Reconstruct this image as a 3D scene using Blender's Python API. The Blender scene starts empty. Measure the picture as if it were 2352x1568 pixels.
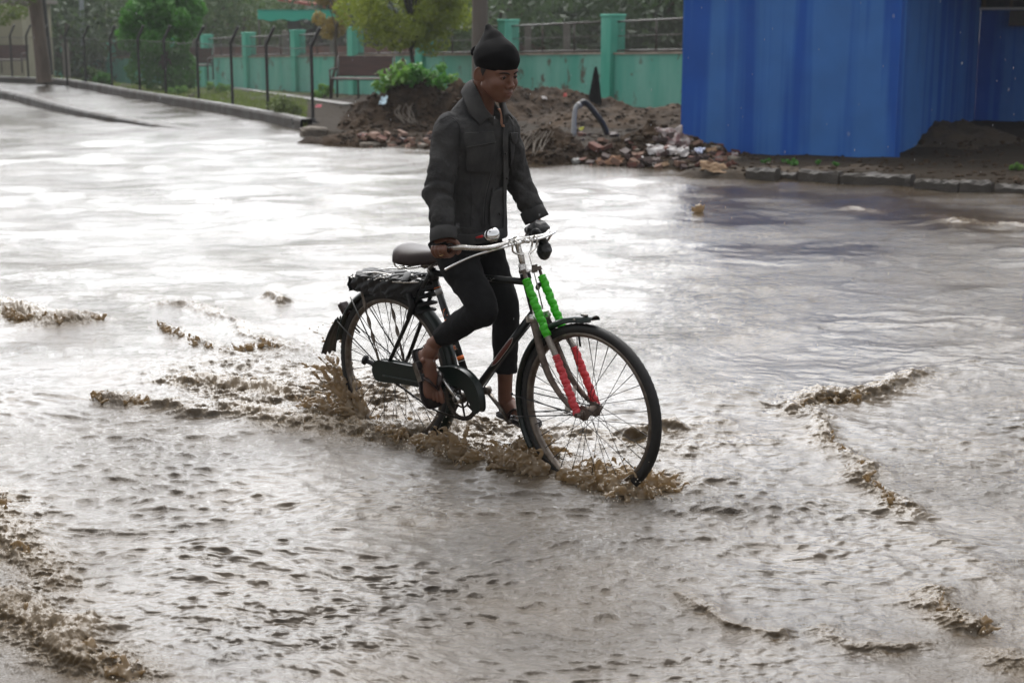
import bpy, bmesh, math, random
import numpy as np
from mathutils import Vector, Matrix, Euler
from mathutils.bvhtree import BVHTree
R = math.radians
random.seed(7); rng = np.random.default_rng(7)
S = bpy.context.scene
COL = S.collection

# ------------------------------------------------------------------ camera
F_PX, YH, HC = 3520.14, 48.113, 1.8752          # focal length and horizon measured on a 2352 px wide plate
TH = math.atan((784 - YH) / F_PX)
cam = bpy.data.cameras.new("camera"); cam.sensor_width = 36; cam.lens = F_PX / 2352 * 36
cam.clip_start = .1; cam.clip_end = 1200
cam.dof.use_dof = True; cam.dof.focus_distance = 6.25; cam.dof.aperture_fstop = 4.2
co = bpy.data.objects.new("camera", cam); COL.objects.link(co)
co.location = (0, 0, HC); co.rotation_euler = (math.pi / 2 - TH, 0, 0)
S.camera = co

# ------------------------------------------------------------------ light
SUN_EL, SUN_AZ = R(66), R(-8)                   # soft bright overcast, brightest ahead of the camera
w = bpy.data.worlds.new("World"); S.world = w; w.use_nodes = True
nt = w.node_tree; nt.nodes.clear()
out = nt.nodes.new("ShaderNodeOutputWorld"); bg = nt.nodes.new("ShaderNodeBackground")
sky = nt.nodes.new("ShaderNodeTexSky"); sky.sky_type = 'NISHITA'; sky.sun_disc = False
sky.sun_elevation = SUN_EL; sky.sun_rotation = SUN_AZ; sky.altitude = 200
sky.air_density = 1.0; sky.dust_density = 6.0; sky.ozone_density = 1.0
hs = nt.nodes.new("ShaderNodeHueSaturation"); hs.inputs["Saturation"].default_value = .12
nt.links.new(sky.outputs[0], hs.inputs["Color"]); nt.links.new(hs.outputs[0], bg.inputs[0])
bg.inputs[1].default_value = .15
# sky strength shaped by direction: glow added low ahead to brighten the water's reflection
gm = nt.nodes.new("ShaderNodeTexCoord"); dp = nt.nodes.new("ShaderNodeVectorMath"); dp.operation = 'DOT_PRODUCT'
dp.inputs[1].default_value = Vector((-.10, .95, .24)).normalized(); nt.links.new(gm.outputs["Generated"], dp.inputs[0])
mr = nt.nodes.new("ShaderNodeMapRange"); mr.interpolation_type = 'SMOOTHERSTEP'
for i, v_ in zip((1, 2, 3, 4), (.76, .985, .13, .43)): mr.inputs[i].default_value = v_
nt.links.new(dp.outputs["Value"], mr.inputs[0]); nt.links.new(mr.outputs[0], bg.inputs[1])
nt.links.new(bg.outputs[0], out.inputs[0])
sl = bpy.data.lights.new("sun", 'SUN'); sl.energy = .5; sl.angle = R(20); sl.color = (1, .96, .9)
so = bpy.data.objects.new("sun", sl); COL.objects.link(so)
_d = Vector((math.sin(SUN_AZ) * math.cos(SUN_EL), math.cos(SUN_AZ) * math.cos(SUN_EL), math.sin(SUN_EL)))
so.rotation_euler = _d.to_track_quat('Z', 'Y').to_euler(); so.location = (0, 0, 20)
S.view_settings.view_transform = 'Standard'; S.view_settings.look = 'None'
S.view_settings.exposure = .85; S.view_settings.gamma = 1
S.cycles.max_bounces = 8; S.cycles.volume_bounces = 0

# ------------------------------------------------------------------ helpers
def ray(u, v):                                   # plate pixel -> world direction
    a, c = (u - 1176) / F_PX, -(v - 784) / F_PX
    return Vector((a, math.cos(TH) + math.sin(TH) * c, -math.sin(TH) + math.cos(TH) * c))
def gz(u, v, z=0.06):                            # point of the plane z under a pixel
    d = ray(u, v); t = (z - HC) / d.z
    return Vector((d.x * t, d.y * t, z))
def gy(u, v, Y):                                 # point at distance Y
    d = ray(u, v); t = Y / d.y
    return Vector((d.x * t, Y, HC + d.z * t))

def _lat(ix, iy, seed):
    h = (ix.astype(np.int64) * 374761393 + iy.astype(np.int64) * 668265263 + seed * 974711) & 0xffffffff
    h = ((h ^ (h >> 13)) * 1274126177) & 0xffffffff
    return ((h ^ (h >> 16)) & 0xffff) / 65535.0
def vn(x, y, seed=0):                            # gradient noise -1..1 on a lattice turned by the seed
    x = np.asarray(x, float); y = np.asarray(y, float); a_ = seed * 1.37 + .4; x, y = x * math.cos(a_) - y * math.sin(a_) + seed * 3.1, x * math.sin(a_) + y * math.cos(a_) - seed * 1.7
    ix, iy = np.floor(x), np.floor(y); fx, fy = x - ix, y - iy
    ux = fx * fx * fx * (fx * (fx * 6 - 15) + 10); uy = fy * fy * fy * (fy * (fy * 6 - 15) + 10)
    def g(dx, dy): t = _lat(ix + dx, iy + dy, seed) * 6.2832; return np.cos(t) * (fx - dx) + np.sin(t) * (fy - dy)
    return np.clip(1.55 * ((g(0, 0) * (1 - ux) + g(1, 0) * ux) * (1 - uy) + (g(0, 1) * (1 - ux) + g(1, 1) * ux) * uy), -1, 1)
def fbm(x, y, seed=0, o=4, g=.5):
    r = 0; a = 1; t = 0
    for i in range(o):
        r = r + a * vn(x * 2 ** i + i * 17.3, y * 2 ** i - i * 9.1, seed + i); t += a; a *= g
    return r / t
def cr(pts, n=8):                                # catmull-rom through points (any dimension)
    P = np.array(pts, float)
    if len(P) < 3:
        t = np.linspace(0, 1, n + 1)[:, None]; return P[0] * (1 - t) + P[-1] * t
    Q = np.vstack([2 * P[0] - P[1], P, 2 * P[-1] - P[-2]]); o = []
    for i in range(len(P) - 1):
        p0, p1, p2, p3 = Q[i:i + 4]
        for t in np.linspace(0, 1, n, endpoint=False):
            o.append(.5 * (2 * p1 + (p2 - p0) * t + (2 * p0 - 5 * p1 + 4 * p2 - p3) * t * t + (3 * p1 - p0 - 3 * p2 + p3) * t ** 3))
    o.append(P[-1]); return np.array(o)

class MB:                                        # mesh builder
    def __init__(s): s.v = []; s.f = []; s.n = 0
    def add(s, v, f):
        v = np.asarray(v, float); s.v.append(v)
        for q in f: s.f.append(tuple(int(i) + s.n for i in q))
        s.n += len(v)
    def grid(s, P, wrap=False, wrapv=False):     # P (rows, cols, 3)
        P = np.asarray(P, float); r, c = P.shape[:2]; f = []
        for i in range(r if wrapv else r - 1):
            for j in range(c if wrap else c - 1):
                a, b = i * c + j, i * c + (j + 1) % c; k = ((i + 1) % r) * c
                f.append((a, b, k + (j + 1) % c, k + j))
        s.add(P.reshape(-1, 3), f)
    def tube(s, pts, rad, seg=10, smooth=0, cap=True, flat=1.0, up=None):
        pts = np.array(pts, float)
        rad = np.full(len(pts), rad, float) if np.isscalar(rad) else np.array(rad, float)
        if smooth: A = cr(np.hstack([pts, rad[:, None]]), smooth); pts, rad = A[:, :3], A[:, 3]
        T = np.gradient(pts, axis=0); T /= np.linalg.norm(T, axis=1)[:, None] + 1e-12
        u = np.array(up if up is not None else ([0, 0, 1] if abs(T[0][2]) < .9 else [1, 0, 0]), float)
        rings = []
        for p, t, r in zip(pts, T, rad):
            u = u - t * (u @ t); u /= np.linalg.norm(u) + 1e-12; b = np.cross(t, u)
            a = np.linspace(0, 2 * math.pi, seg, endpoint=False)
            rings.append(p + r * (np.cos(a)[:, None] * u * flat + np.sin(a)[:, None] * b))
        n0 = s.n; s.grid(np.array(rings), wrap=True)
        if cap:
            k = len(rings)
            s.f.append(tuple(n0 + i for i in range(seg))[::-1]); s.f.append(tuple(n0 + (k - 1) * seg + i for i in range(seg)))
    def lathe(s, prof, o=(0, 0, 0), ax=(0, 0, 1), seg=24, a0=0, a1=2 * math.pi, close=False):  # prof (r, h)
        ax = np.array(ax, float); ax /= np.linalg.norm(ax)
        u = np.cross(ax, [0, 0, 1] if abs(ax[2]) < .9 else [1, 0, 0]); u /= np.linalg.norm(u); b = np.cross(ax, u)
        full = abs(a1 - a0 - 2 * math.pi) < 1e-6
        A = np.linspace(a0, a1, seg, endpoint=not full); prof = np.array(prof, float)
        P = np.array(o) + prof[:, None, 1:2] * ax + prof[:, None, 0:1] * (np.cos(A)[None, :, None] * u + np.sin(A)[None, :, None] * b)
        s.grid(P, wrap=full, wrapv=close)
    def box(s, c, h, M=None, jit=0):             # centre, half sizes
        V = np.array([[x, y, z] for x in (-1, 1) for y in (-1, 1) for z in (-1, 1)], float) * h
        if jit: V += rng.normal(0, jit, V.shape)
        if M is not None: V = V @ np.array(M).T
        s.add(V + c, [(0, 1, 3, 2), (4, 6, 7, 5), (0, 4, 5, 1), (2, 3, 7, 6), (0, 2, 6, 4), (1, 5, 7, 3)])
    def ball(s, c, r, seg=12, rings=8, M=None):
        t = np.linspace(0, math.pi, rings + 1); a = np.linspace(0, 2 * math.pi, seg, endpoint=False)
        P = np.stack([np.sin(t)[:, None] * np.cos(a), np.sin(t)[:, None] * np.sin(a), np.cos(t)[:, None] + 0 * a], 2) * np.array(r)
        if M is not None: P = P @ np.array(M).T
        s.grid(P + np.array(c), wrap=True)
    def build(s, name, m, parent=None, smooth=True, bevel=0, sub=0):
        me = bpy.data.meshes.new(name)
        V = np.vstack(s.v) if s.v else np.zeros((0, 3))
        me.from_pydata(V.tolist(), [], s.f); me.validate(); me.update()
        if smooth: me.shade_smooth()
        return link(name, me, m, parent, bevel, sub)
def link(name, me, m, parent=None, bevel=0, sub=0):
    o = bpy.data.objects.new(name, me); COL.objects.link(o)
    if m is not None: me.materials.append(m)
    if parent is not None: o.parent = parent
    if bevel:
        b = o.modifiers.new("b", 'BEVEL'); b.width = bevel; b.segments = 2; b.limit_method = 'ANGLE'; b.angle_limit = R(35)
        try: me.set_sharp_from_angle(angle=R(40))
        except Exception: pass
    if sub: x = o.modifiers.new("s", 'SUBSURF'); x.levels = x.render_levels = sub
    return o
def tag(o, label=None, cat=None, group=None, kind=None):
    if label: o["label"] = label
    if cat: o["category"] = cat
    if group: o["group"] = group
    if kind: o["kind"] = kind
    return o
def empty(name, loc, rot=(0, 0, 0), label=None, cat=None, group=None):
    e = bpy.data.objects.new(name, None); COL.objects.link(e); e.location = loc; e.rotation_euler = rot
    e.empty_display_size = .1
    return tag(e, label, cat, group)
def tri_mesh(name, V, nf):                       # V (n*nf verts), n-gons of size nf without shared vertices
    me = bpy.data.meshes.new(name); n = len(V) // nf
    me.vertices.add(len(V)); me.vertices.foreach_set("co", np.asarray(V, np.float32).ravel())
    me.loops.add(len(V)); me.loops.foreach_set("vertex_index", np.arange(len(V), dtype=np.int32))
    me.polygons.add(n); me.polygons.foreach_set("loop_start", np.arange(0, len(V), nf, dtype=np.int32))
    me.update(calc_edges=True); return me
def fast_grid(name, P):                          # (rows, cols, 3) regular grid, vectorised
    r, c = P.shape[:2]; me = bpy.data.meshes.new(name)
    i = (np.arange(r - 1)[:, None] * c + np.arange(c - 1)[None]).ravel()
    q = np.stack([i, i + 1, i + c + 1, i + c], 1).astype(np.int32)
    me.vertices.add(r * c); me.vertices.foreach_set("co", P.astype(np.float32).ravel())
    me.loops.add(q.size); me.loops.foreach_set("vertex_index", q.ravel())
    me.polygons.add(len(q)); me.polygons.foreach_set("loop_start", np.arange(0, q.size, 4, dtype=np.int32))
    me.update(calc_edges=True); me.shade_smooth(); return me

# ------------------------------------------------------------------ materials
MATS = {}
def mat(name, c, rough=.6, metal=0, c2=None, scale=8, bump=0, bscale=None, spec=.5, rough2=None, stretch=(1, 1, 1), sharp=None, alpha=None, coat=0, sss=0, trans=0, det=5, coord="Object"):
    if name in MATS: return MATS[name]
    m = bpy.data.materials.new(name); m.use_nodes = True; n = m.node_tree; N = n.nodes; L = n.links
    p = N["Principled BSDF"]; p.inputs["Base Color"].default_value = (*c, 1); p.inputs["Roughness"].default_value = rough
    p.inputs["Metallic"].default_value = metal; p.inputs["Specular IOR Level"].default_value = spec
    p.inputs["Coat Weight"].default_value = coat; p.inputs["Transmission Weight"].default_value = trans
    if sss: p.inputs["Subsurface Weight"].default_value = sss; p.inputs["Subsurface Radius"].default_value = (.012, .006, .003); p.inputs["Subsurface Scale"].default_value = 1
    if c2 is not None or bump or rough2 is not None:
        tc = N.new("ShaderNodeTexCoord"); mp = N.new("ShaderNodeMapping"); mp.inputs["Scale"].default_value = stretch
        L.new(tc.outputs[coord], mp.inputs[0])
        nz = N.new("ShaderNodeTexNoise"); nz.inputs["Scale"].default_value = scale; nz.inputs["Detail"].default_value = det; nz.inputs["Roughness"].default_value = .6
        L.new(mp.outputs[0], nz.inputs["Vector"])
        if c2 is not None:
            r = N.new("ShaderNodeValToRGB"); a, b = sharp or (.35, .65)
            r.color_ramp.elements[0].position = a; r.color_ramp.elements[1].position = b
            r.color_ramp.elements[0].color = (*c, 1); r.color_ramp.elements[1].color = (*c2, 1)
            L.new(nz.outputs[0], r.inputs[0]); L.new(r.outputs[0], p.inputs["Base Color"])
        if rough2 is not None:
            mr = N.new("ShaderNodeMapRange"); mr.inputs[1].default_value = .35; mr.inputs[2].default_value = .65
            mr.inputs[3].default_value = rough; mr.inputs[4].default_value = rough2
            L.new(nz.outputs[0], mr.inputs[0]); L.new(mr.outputs[0], p.inputs["Roughness"])
        if bump:
            nb = N.new("ShaderNodeTexNoise"); nb.inputs["Scale"].default_value = bscale or scale * 4; nb.inputs["Detail"].default_value = 4
            L.new(mp.outputs[0], nb.inputs["Vector"])
            b = N.new("ShaderNodeBump"); b.inputs["Strength"].default_value = 1; b.inputs["Distance"].default_value = bump
            L.new(nb.outputs[0], b.inputs["Height"]); L.new(b.outputs[0], p.inputs["Normal"])
    MATS[name] = m; return m
def leafmat(name, a, b, rnd=.5):
    m = mat(name, a, rough=.55, c2=b, scale=1.3, spec=.4, sharp=(.3, .7))
    n = m.node_tree; p = n.nodes["Principled BSDF"]; o = n.nodes["Material Output"]
    t = n.nodes.new("ShaderNodeBsdfTranslucent"); mx = n.nodes.new("ShaderNodeMixShader"); mx.inputs[0].default_value = .3
    t.inputs[0].default_value = (b[0] * 1.2, b[1] * 1.3, b[2], 1)
    n.links.new(p.outputs[0], mx.inputs[1]); n.links.new(t.outputs[0], mx.inputs[2]); n.links.new(mx.outputs[0], o.inputs[0])
    return m
def netmat(name, c, scale, thick=.12):           # woven wire: diamond openings cut by transparency
    m = bpy.data.materials.new(name); m.use_nodes = True; n = m.node_tree; N = n.nodes; L = n.links
    p = N["Principled BSDF"]; p.inputs["Base Color"].default_value = (*c, 1); p.inputs["Metallic"].default_value = .3; p.inputs["Roughness"].default_value = .5
    uv = N.new("ShaderNodeUVMap"); sx = N.new("ShaderNodeSeparateXYZ"); L.new(uv.outputs[0], sx.inputs[0])
    def mth(op, a, b=None):
        q = N.new("ShaderNodeMath"); q.operation = op
        for i, x in enumerate((a, b)):
            if x is None: continue
            if isinstance(x, (int, float)): q.inputs[i].default_value = x
            else: L.new(x, q.inputs[i])
        return q.outputs[0]
    u, v = mth('MULTIPLY', sx.outputs[0], scale), mth('MULTIPLY', sx.outputs[1], scale)
    a = mth('LESS_THAN', mth('FRACT', mth('ADD', u, v)), thick); b = mth('LESS_THAN', mth('FRACT', mth('ADD', mth('SUBTRACT', u, v), 1000.0)), thick)
    k = mth('MAXIMUM', a, b)
    t = N.new("ShaderNodeBsdfTransparent"); mx = N.new("ShaderNodeMixShader")
    L.new(k, mx.inputs[0]); L.new(t.outputs[0], mx.inputs[1]); L.new(p.outputs[0], mx.inputs[2]); L.new(mx.outputs[0], N["Material Output"].inputs[0])
    return m
# ------------------------------------------------------------------ flood water
WZ = .06
def water_mat():
    m = bpy.data.materials.new("muddy_water"); m.use_nodes = True; n = m.node_tree; N = n.nodes; L = n.links
    p = N["Principled BSDF"]; p.inputs["Roughness"].default_value = .06; p.inputs["IOR"].default_value = 1.5
    tc = N.new("ShaderNodeTexCoord")
    def noise(sc, stretch=(1, 1, 1), det=4, rgh=.55):
        mp = N.new("ShaderNodeMapping"); mp.inputs["Scale"].default_value = stretch; L.new(tc.outputs["Object"], mp.inputs[0])
        z = N.new("ShaderNodeTexNoise"); z.inputs["Scale"].default_value = sc; z.inputs["Detail"].default_value = det; z.inputs["Roughness"].default_value = rgh
        L.new(mp.outputs[0], z.inputs["Vector"]); return z.outputs[0]
    mud = N.new("ShaderNodeValToRGB"); L.new(noise(1.7), mud.inputs[0])
    mud.color_ramp.elements[0].position = .3; mud.color_ramp.elements[1].position = .7
    mud.color_ramp.elements[0].color = (.042, .031, .020, 1); mud.color_ramp.elements[1].color = (.080, .059, .037, 1)
    at = N.new("ShaderNodeAttribute"); at.attribute_name = "churn"      # aerated, silty, churned water is paler brown
    mx = N.new("ShaderNodeMixRGB"); L.new(at.outputs["Fac"], mx.inputs[0]); L.new(mud.outputs[0], mx.inputs[1]); mx.inputs[2].default_value = (.125, .088, .048, 1)
    # flecks of pale foam riding on the flow
    fo = N.new("ShaderNodeAttribute"); fo.attribute_name = "foam"
    fr = N.new("ShaderNodeValToRGB"); L.new(noise(26, (.7, 1, 1), 8, .72), fr.inputs[0])
    fr.color_ramp.elements[0].position = .56; fr.color_ramp.elements[1].position = .66
    mu = N.new("ShaderNodeMath"); mu.operation = 'MULTIPLY'; L.new(fr.outputs[0], mu.inputs[0]); L.new(fo.outputs["Fac"], mu.inputs[1])
    m2 = N.new("ShaderNodeMixRGB"); L.new(mu.outputs[0], m2.inputs[0]); L.new(mx.outputs[0], m2.inputs[1]); m2.inputs[2].default_value = (.26, .23, .20, 1)
    L.new(m2.outputs[0], p.inputs["Base Color"])
    b0 = N.new("ShaderNodeBump"); b0.inputs["Strength"].default_value = 1; b0.inputs["Distance"].default_value = .010; L.new(noise(5, (1.1, .9, 1), 3, .6), b0.inputs["Height"])
    b1 = N.new("ShaderNodeBump"); b1.inputs["Strength"].default_value = 1; b1.inputs["Distance"].default_value = .019; L.new(b0.outputs[0], b1.inputs["Normal"]); L.new(noise(17, (1.1, .9, 1), 6, .66), b1.inputs["Height"])
    b2 = N.new("ShaderNodeBump"); b2.inputs["Strength"].default_value = 1; b2.inputs["Distance"].default_value = .0045; L.new(noise(75, (1.1, .9, 1), 4, .6), b2.inputs["Height"])
    ca_ = N.new("ShaderNodeAttribute"); ca_.attribute_name = "chop"; L.new(ca_.outputs["Fac"], b1.inputs["Strength"]); L.new(ca_.outputs["Fac"], b2.inputs["Strength"])
    L.new(b1.outputs[0], b2.inputs["Normal"]); L.new(b2.outputs[0], p.inputs["Normal"])
    return m
def pline(px, z=WZ): return np.array([gz(u, v, z)[:2] for u, v in px])
def dist_poly(X, Y, P):                          # distance, signed side, and parameter along a polyline
    best = np.full(X.shape, 1e9); side = np.zeros(X.shape); tt = np.zeros(X.shape); n = len(P) - 1
    for i in range(n):
        a, b = P[i], P[i + 1]; d = b - a; l2 = d @ d + 1e-12
        t = np.clip(((X - a[0]) * d[0] + (Y - a[1]) * d[1]) / l2, 0, 1)
        dx, dy = X - (a[0] + t * d[0]), Y - (a[1] + t * d[1]); q = dx * dx + dy * dy
        k = q < best; best = np.where(k, q, best); side = np.where(k, np.sign(d[0] * dy - d[1] * dx), side); tt = np.where(k, (i + t) / n, tt)
    return np.sqrt(best), side, tt
RIDGES = [  # plate pixels, height, width, raggedness
    ([(-160, 700), (0, 712), (60, 724), (120, 736), (180, 735), (245, 722)], .055, .16, 1.2),
    ([(330, 715), (370, 698), (440, 700), (530, 740), (600, 775), (640, 800), (700, 835)], .022, .09, 1),
    ([(345, 740), (420, 765), (500, 805), (560, 840)], .016, .08, 1),
    ([(205, 900), (280, 912), (340, 925), (440, 940), (520, 962)], .03, .09, .9),
    ([(370, 865), (440, 885), (500, 885), (560, 900), (620, 915), (700, 925)], .04, .14, 1.3),
    ([(480, 905), (560, 945), (650, 965), (780, 975), (900, 990), (1000, 1005), (1100, 1035), (1230, 1070)], .035, .15, 1.3),
    ([(-200, 1330), (-60, 1370), (0, 1385), (60, 1425), (140, 1455), (200, 1500), (280, 1540), (400, 1600)], .05, .11, 1.2),
    ([(-60, 1100), (0, 1150), (20, 1200), (60, 1270), (130, 1340), (230, 1400)], .03, .12, 1.2),
    ([(1740, 948), (1800, 945), (1850, 928), (1890, 905), (1950, 912), (2010, 900), (2060, 884), (2100, 862), (2145, 842)], .042, .1, 1),
    ([(1890, 925), (1870, 960), (1885, 995), (1925, 1030), (1975, 1085), (2025, 1135), (2070, 1175), (2120, 1215)], .03, .07, 1.0),
    ([(2100, 1200), (2200, 1270), (2290, 1345), (2400, 1420), (2480, 1480)], .014, .1, .5),
    ([(1550, 1340), (1600, 1385), (1660, 1425), (1740, 1450), (1830, 1440)], .022, .055, .7),
    ([(1840, 1440), (1900, 1455), (1960, 1475), (2080, 1480), (2160, 1462)], .022, .055, .8),
    ([(2100, 1340), (2140, 1385), (2200, 1425), (2270, 1445)], .03, .07, 1.1),
    ([(2270, 1480), (2320, 1520), (2400, 1550)], .03, .08, 1),
    ([(1440, 1010), (1500, 990), (1570, 985)], .03, .1, 1.2),
    ([(1700, 955), (1600, 985), (1540, 1000)], .012, .1, 1),
    ([(2120, 490), (2200, 508), (2260, 516), (2420, 520)], .022, .16, 1.0),
    ([(1840, 470), (1960, 478), (2060, 492)], .012, .12, .9),
    ([(1420, 420), (1500, 425), (1600, 428)], .012, .15, .8),
    ([(600, 680), (640, 690), (660, 700)], .035, .08, 1.2),
    ([(900, 990), (1030, 1000), (1110, 960)], .02, .1, 1.2),
]
def water_height(X, Y, sp):                      # sp: local sample spacing, waves finer than it are left to the bump
    keep = lambda lam: np.clip((lam / sp - 2.0) / 2.0, 0, 1)
    # anisotropic noise: each octave keeps its own direction; wavelengths in metres (across, along the view)
    def an(lx, ly, s, rot=.3, x_=None, y_=None):
        x_ = X if x_ is None else x_; y_ = Y if y_ is None else y_
        c_, s_ = math.cos(rot), math.sin(rot); return vn((x_ * c_ + y_ * s_) / lx, (-x_ * s_ + y_ * c_) / ly, s)
    wx, wy = X + .12 * vn(X * 1.3, Y * 1.2, 91), Y + .12 * vn(X * 1.3 + 7, Y * 1.2, 92)
    m0 = np.clip(1.05 + 1.2 * fbm(X * .45, Y * .45, 5, 3), .5, 2.1); m = m0 * np.clip(1.0 + (Y - 8) / 11, 1, 2.3)
    h = .016 * an(1.8, 1.2, 1, .4)
    h += .011 * an(.8, .55, 2, .25, wx, wy) * m * keep(.5)
    h += .0075 * an(.42, .27, 3, .1, wx, wy) * m * keep(.25)
    h += .0052 * an(.23, .15, 4, -.15, wx, wy) * m * keep(.14)
    n_ = an(.15, .095, 6, .2, wx, wy); h += .0056 * np.sign(n_) * np.abs(n_) ** 1.3 * m * keep(.09)
    h += .0058 * an(.095, .06, 7, -.3, wx, wy) * m * keep(.055)
    h += .0044 * an(.06, .038, 8, .35, wx, wy) * m * keep(.035)
    h += .0024 * an(.034, .022, 9, -.2, wx, wy) * m * keep(.022)
    # scattered short wavelets and dimples
    q_ = np.clip(an(.34, .17, 12, .15, wx, wy) - .38, 0, 1) * np.clip(m0 - .4, 0, 1); h += .010 * q_ * keep(.2)
    q_ = np.clip(an(.12, .07, 13, -.1, wx, wy) - .42, 0, 1); h += .006 * q_ * m0 * keep(.07)
    churn = np.zeros(X.shape)
    wig = .10 * fbm(X * 3.2, Y * 3.2, 20, 3), .10 * fbm(X * 3.2 + 40, Y * 3.2, 23, 3)
    for px, H, W, rag in RIDGES:
        P = pline(px); d, s, t = dist_poly(X + wig[0], Y + wig[1], P)
        if H > .06: kk = 1
        k = d < W * 4
        if not k.any(): continue
        x, y, dd, ss = X[k], Y[k], d[k], s[k]
        end = np.clip(np.minimum(t[k], 1 - t[k]) * 6, 0.05, 1)
        # steep on the near side, long smooth back
        near = np.where(ss * np.sign(P[-1][0] - P[0][0] + 1e-9) < 0, W * .42, W * 1.25)
        prof = np.exp(-(dd / near) ** 2)
        lum = .62 + .55 * fbm(x * 7, y * 9, 31, 2)
        ks = np.clip((.16 / sp[k] - 1), 0, 1); kf = np.clip((.05 / sp[k] - 1), 0, 1)
        ragn = (1 - np.abs(vn(x * 13, y * 17, 33))) * .014 * ks + (1 - np.abs(vn(x * 30, y * 38, 34))) * .009 * ks + (1 - np.abs(vn(x * 62, y * 75, 35))) * .0045 * kf
        band = np.exp(-(dd / (W * 1.1)) ** 2)
        h[k] += end * (H * prof * lum + rag * ragn * band * np.clip(H / .035, .4, 1.6))
        churn[k] = np.maximum(churn[k], end * band * np.clip(.25 + H / .06, 0, 1) * rag)
    # churned wake along the bicycle
    for a, b, W, A in (((420, 850), (640, 800), .30, .45), ((600, 860), (860, 880), .38, .6), ((1500, 1040), (1700, 1010), .2, .4), ((560, 905), (860, 905), .30, 1.0), ((780, 940), (1110, 985), .20, 1.0), ((1080, 1000), (1240, 1040), .16, .9), ((1280, 1075), (1520, 1100), .15, .9), ((1220, 985), (1460, 1010), .16, .7)):
        d, s, t = dist_poly(X + wig[0] * .6, Y + wig[1] * .6, pline([a, b])); band = np.exp(-(d / W) ** 2) * A; k = band > .02
        x, y = X[k], Y[k]
        h[k] += band[k] * (.030 * (1 - np.abs(vn(x * 9, y * 11, 41))) + .012 * (1 - np.abs(vn(x * 21, y * 26, 42))) + .004 * (1 - np.abs(vn(x * 47, y * 55, 43))) - .022)
        churn = np.maximum(churn, band * .9)
    foam = np.clip(.12 + .9 * fbm(X * 1.1 + 3, Y * 1.3, 61, 3), 0, 1) * np.clip((X + 1.2) / 1.2, .12, 1)
    chop = np.clip(.55 + 1.5 * fbm(X * .7 + 5, Y * .7, 77, 3) + .5 * np.clip(1 - np.hypot(X - .3, Y - 5.2) / 1.6, 0, 1), .35, 1.6)
    return h, churn, foam, chop
def make_water():
    az = np.concatenate([np.linspace(R(-70), R(-22), 60, endpoint=False), np.linspace(R(-22), R(22), 1400), np.linspace(R(22), R(70), 61)[1:]])
    sh = np.array([list(gz(u, v, WZ)) for u, v in cr(SH, 12)]); sy = np.interp(az, np.arctan2(sh[:, 0], sh[:, 1]), sh[:, 1]) + .5   # the water ends under the shore
    tt = np.linspace(0, 1, 1150)[:, None]; RR = 1 / ((1 - tt) / 3.2 + tt / sy[None, :]); AA = az[None, :] + 0 * RR
    X, Y = RR * np.tan(AA), RR
    sp = np.maximum(RR ** 2 / 3700, RR * np.gradient(az)[None, :] + 0 * RR)
    h, ch, fo, cp = water_height(X, Y, sp)
    Y = Y - 1.1 * np.clip(h, -.02, .05) * np.clip((8 / RR), .3, 1)          # crests lean downstream, toward the camera
    me = fast_grid("water", np.stack([X, Y, WZ + h], 2))
    for nm, a in (("churn", ch), ("foam", fo), ("chop", cp)):
        at = me.attributes.new(nm, 'FLOAT', 'POINT'); at.data.foreach_set("value", a.astype(np.float32).ravel())
    tag(link("water", me, water_mat()), "muddy brown floodwater running over the road, bright with sky reflection", "floodwater", kind="structure")
# road bed below and far terrain to the horizon
g = MB(); g.box((0, 60, -1.75), (400, 400, .2)); tag(g.build("ground", mat("earth", (.09, .07, .05), .9), smooth=False), "flat earth reaching to the horizon", "ground", kind="structure")

# ------------------------------------------------------------------ banks and lawn beyond the kerb
C_ = .122
def wall_pt(i, dy=0):                            # the green wall runs down hill to the left
    q = 1 + C_ * i; Z = 33.5 * q; x = -734 + 2134 / q; yb = 138 + 97 / q
    k = F_PX * .985 / Z
    return np.array([(x - 1176) / k * 1.0, Z, HC - (yb - YH) / k])
def wz(i, C0): q = 1 + C_ * i; k = F_PX * .985 / (33.5 * q); return HC - (138 + C0 / q - YH) / k
SH = [(-900, 176), (-400, 178), (-120, 181), (0, 188), (80, 191), (160, 197), (317, 226), (475, 252), (560, 268), (640, 284), (700, 300), (790, 322), (1000, 345), (1200, 365), (1400, 382), (1560, 392), (1700, 402), (1760, 410), (2050, 424), (2352, 446), (2800, 478), (3400, 520)]
make_water()
def arc(P, n):
    P = np.array(P, float); s = np.r_[0, np.cumsum(np.linalg.norm(np.diff(P, axis=0), axis=1))]
    t = np.linspace(0, s[-1], n); return np.stack([np.interp(t, s, P[:, j]) for j in range(P.shape[1])], 1)
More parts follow.
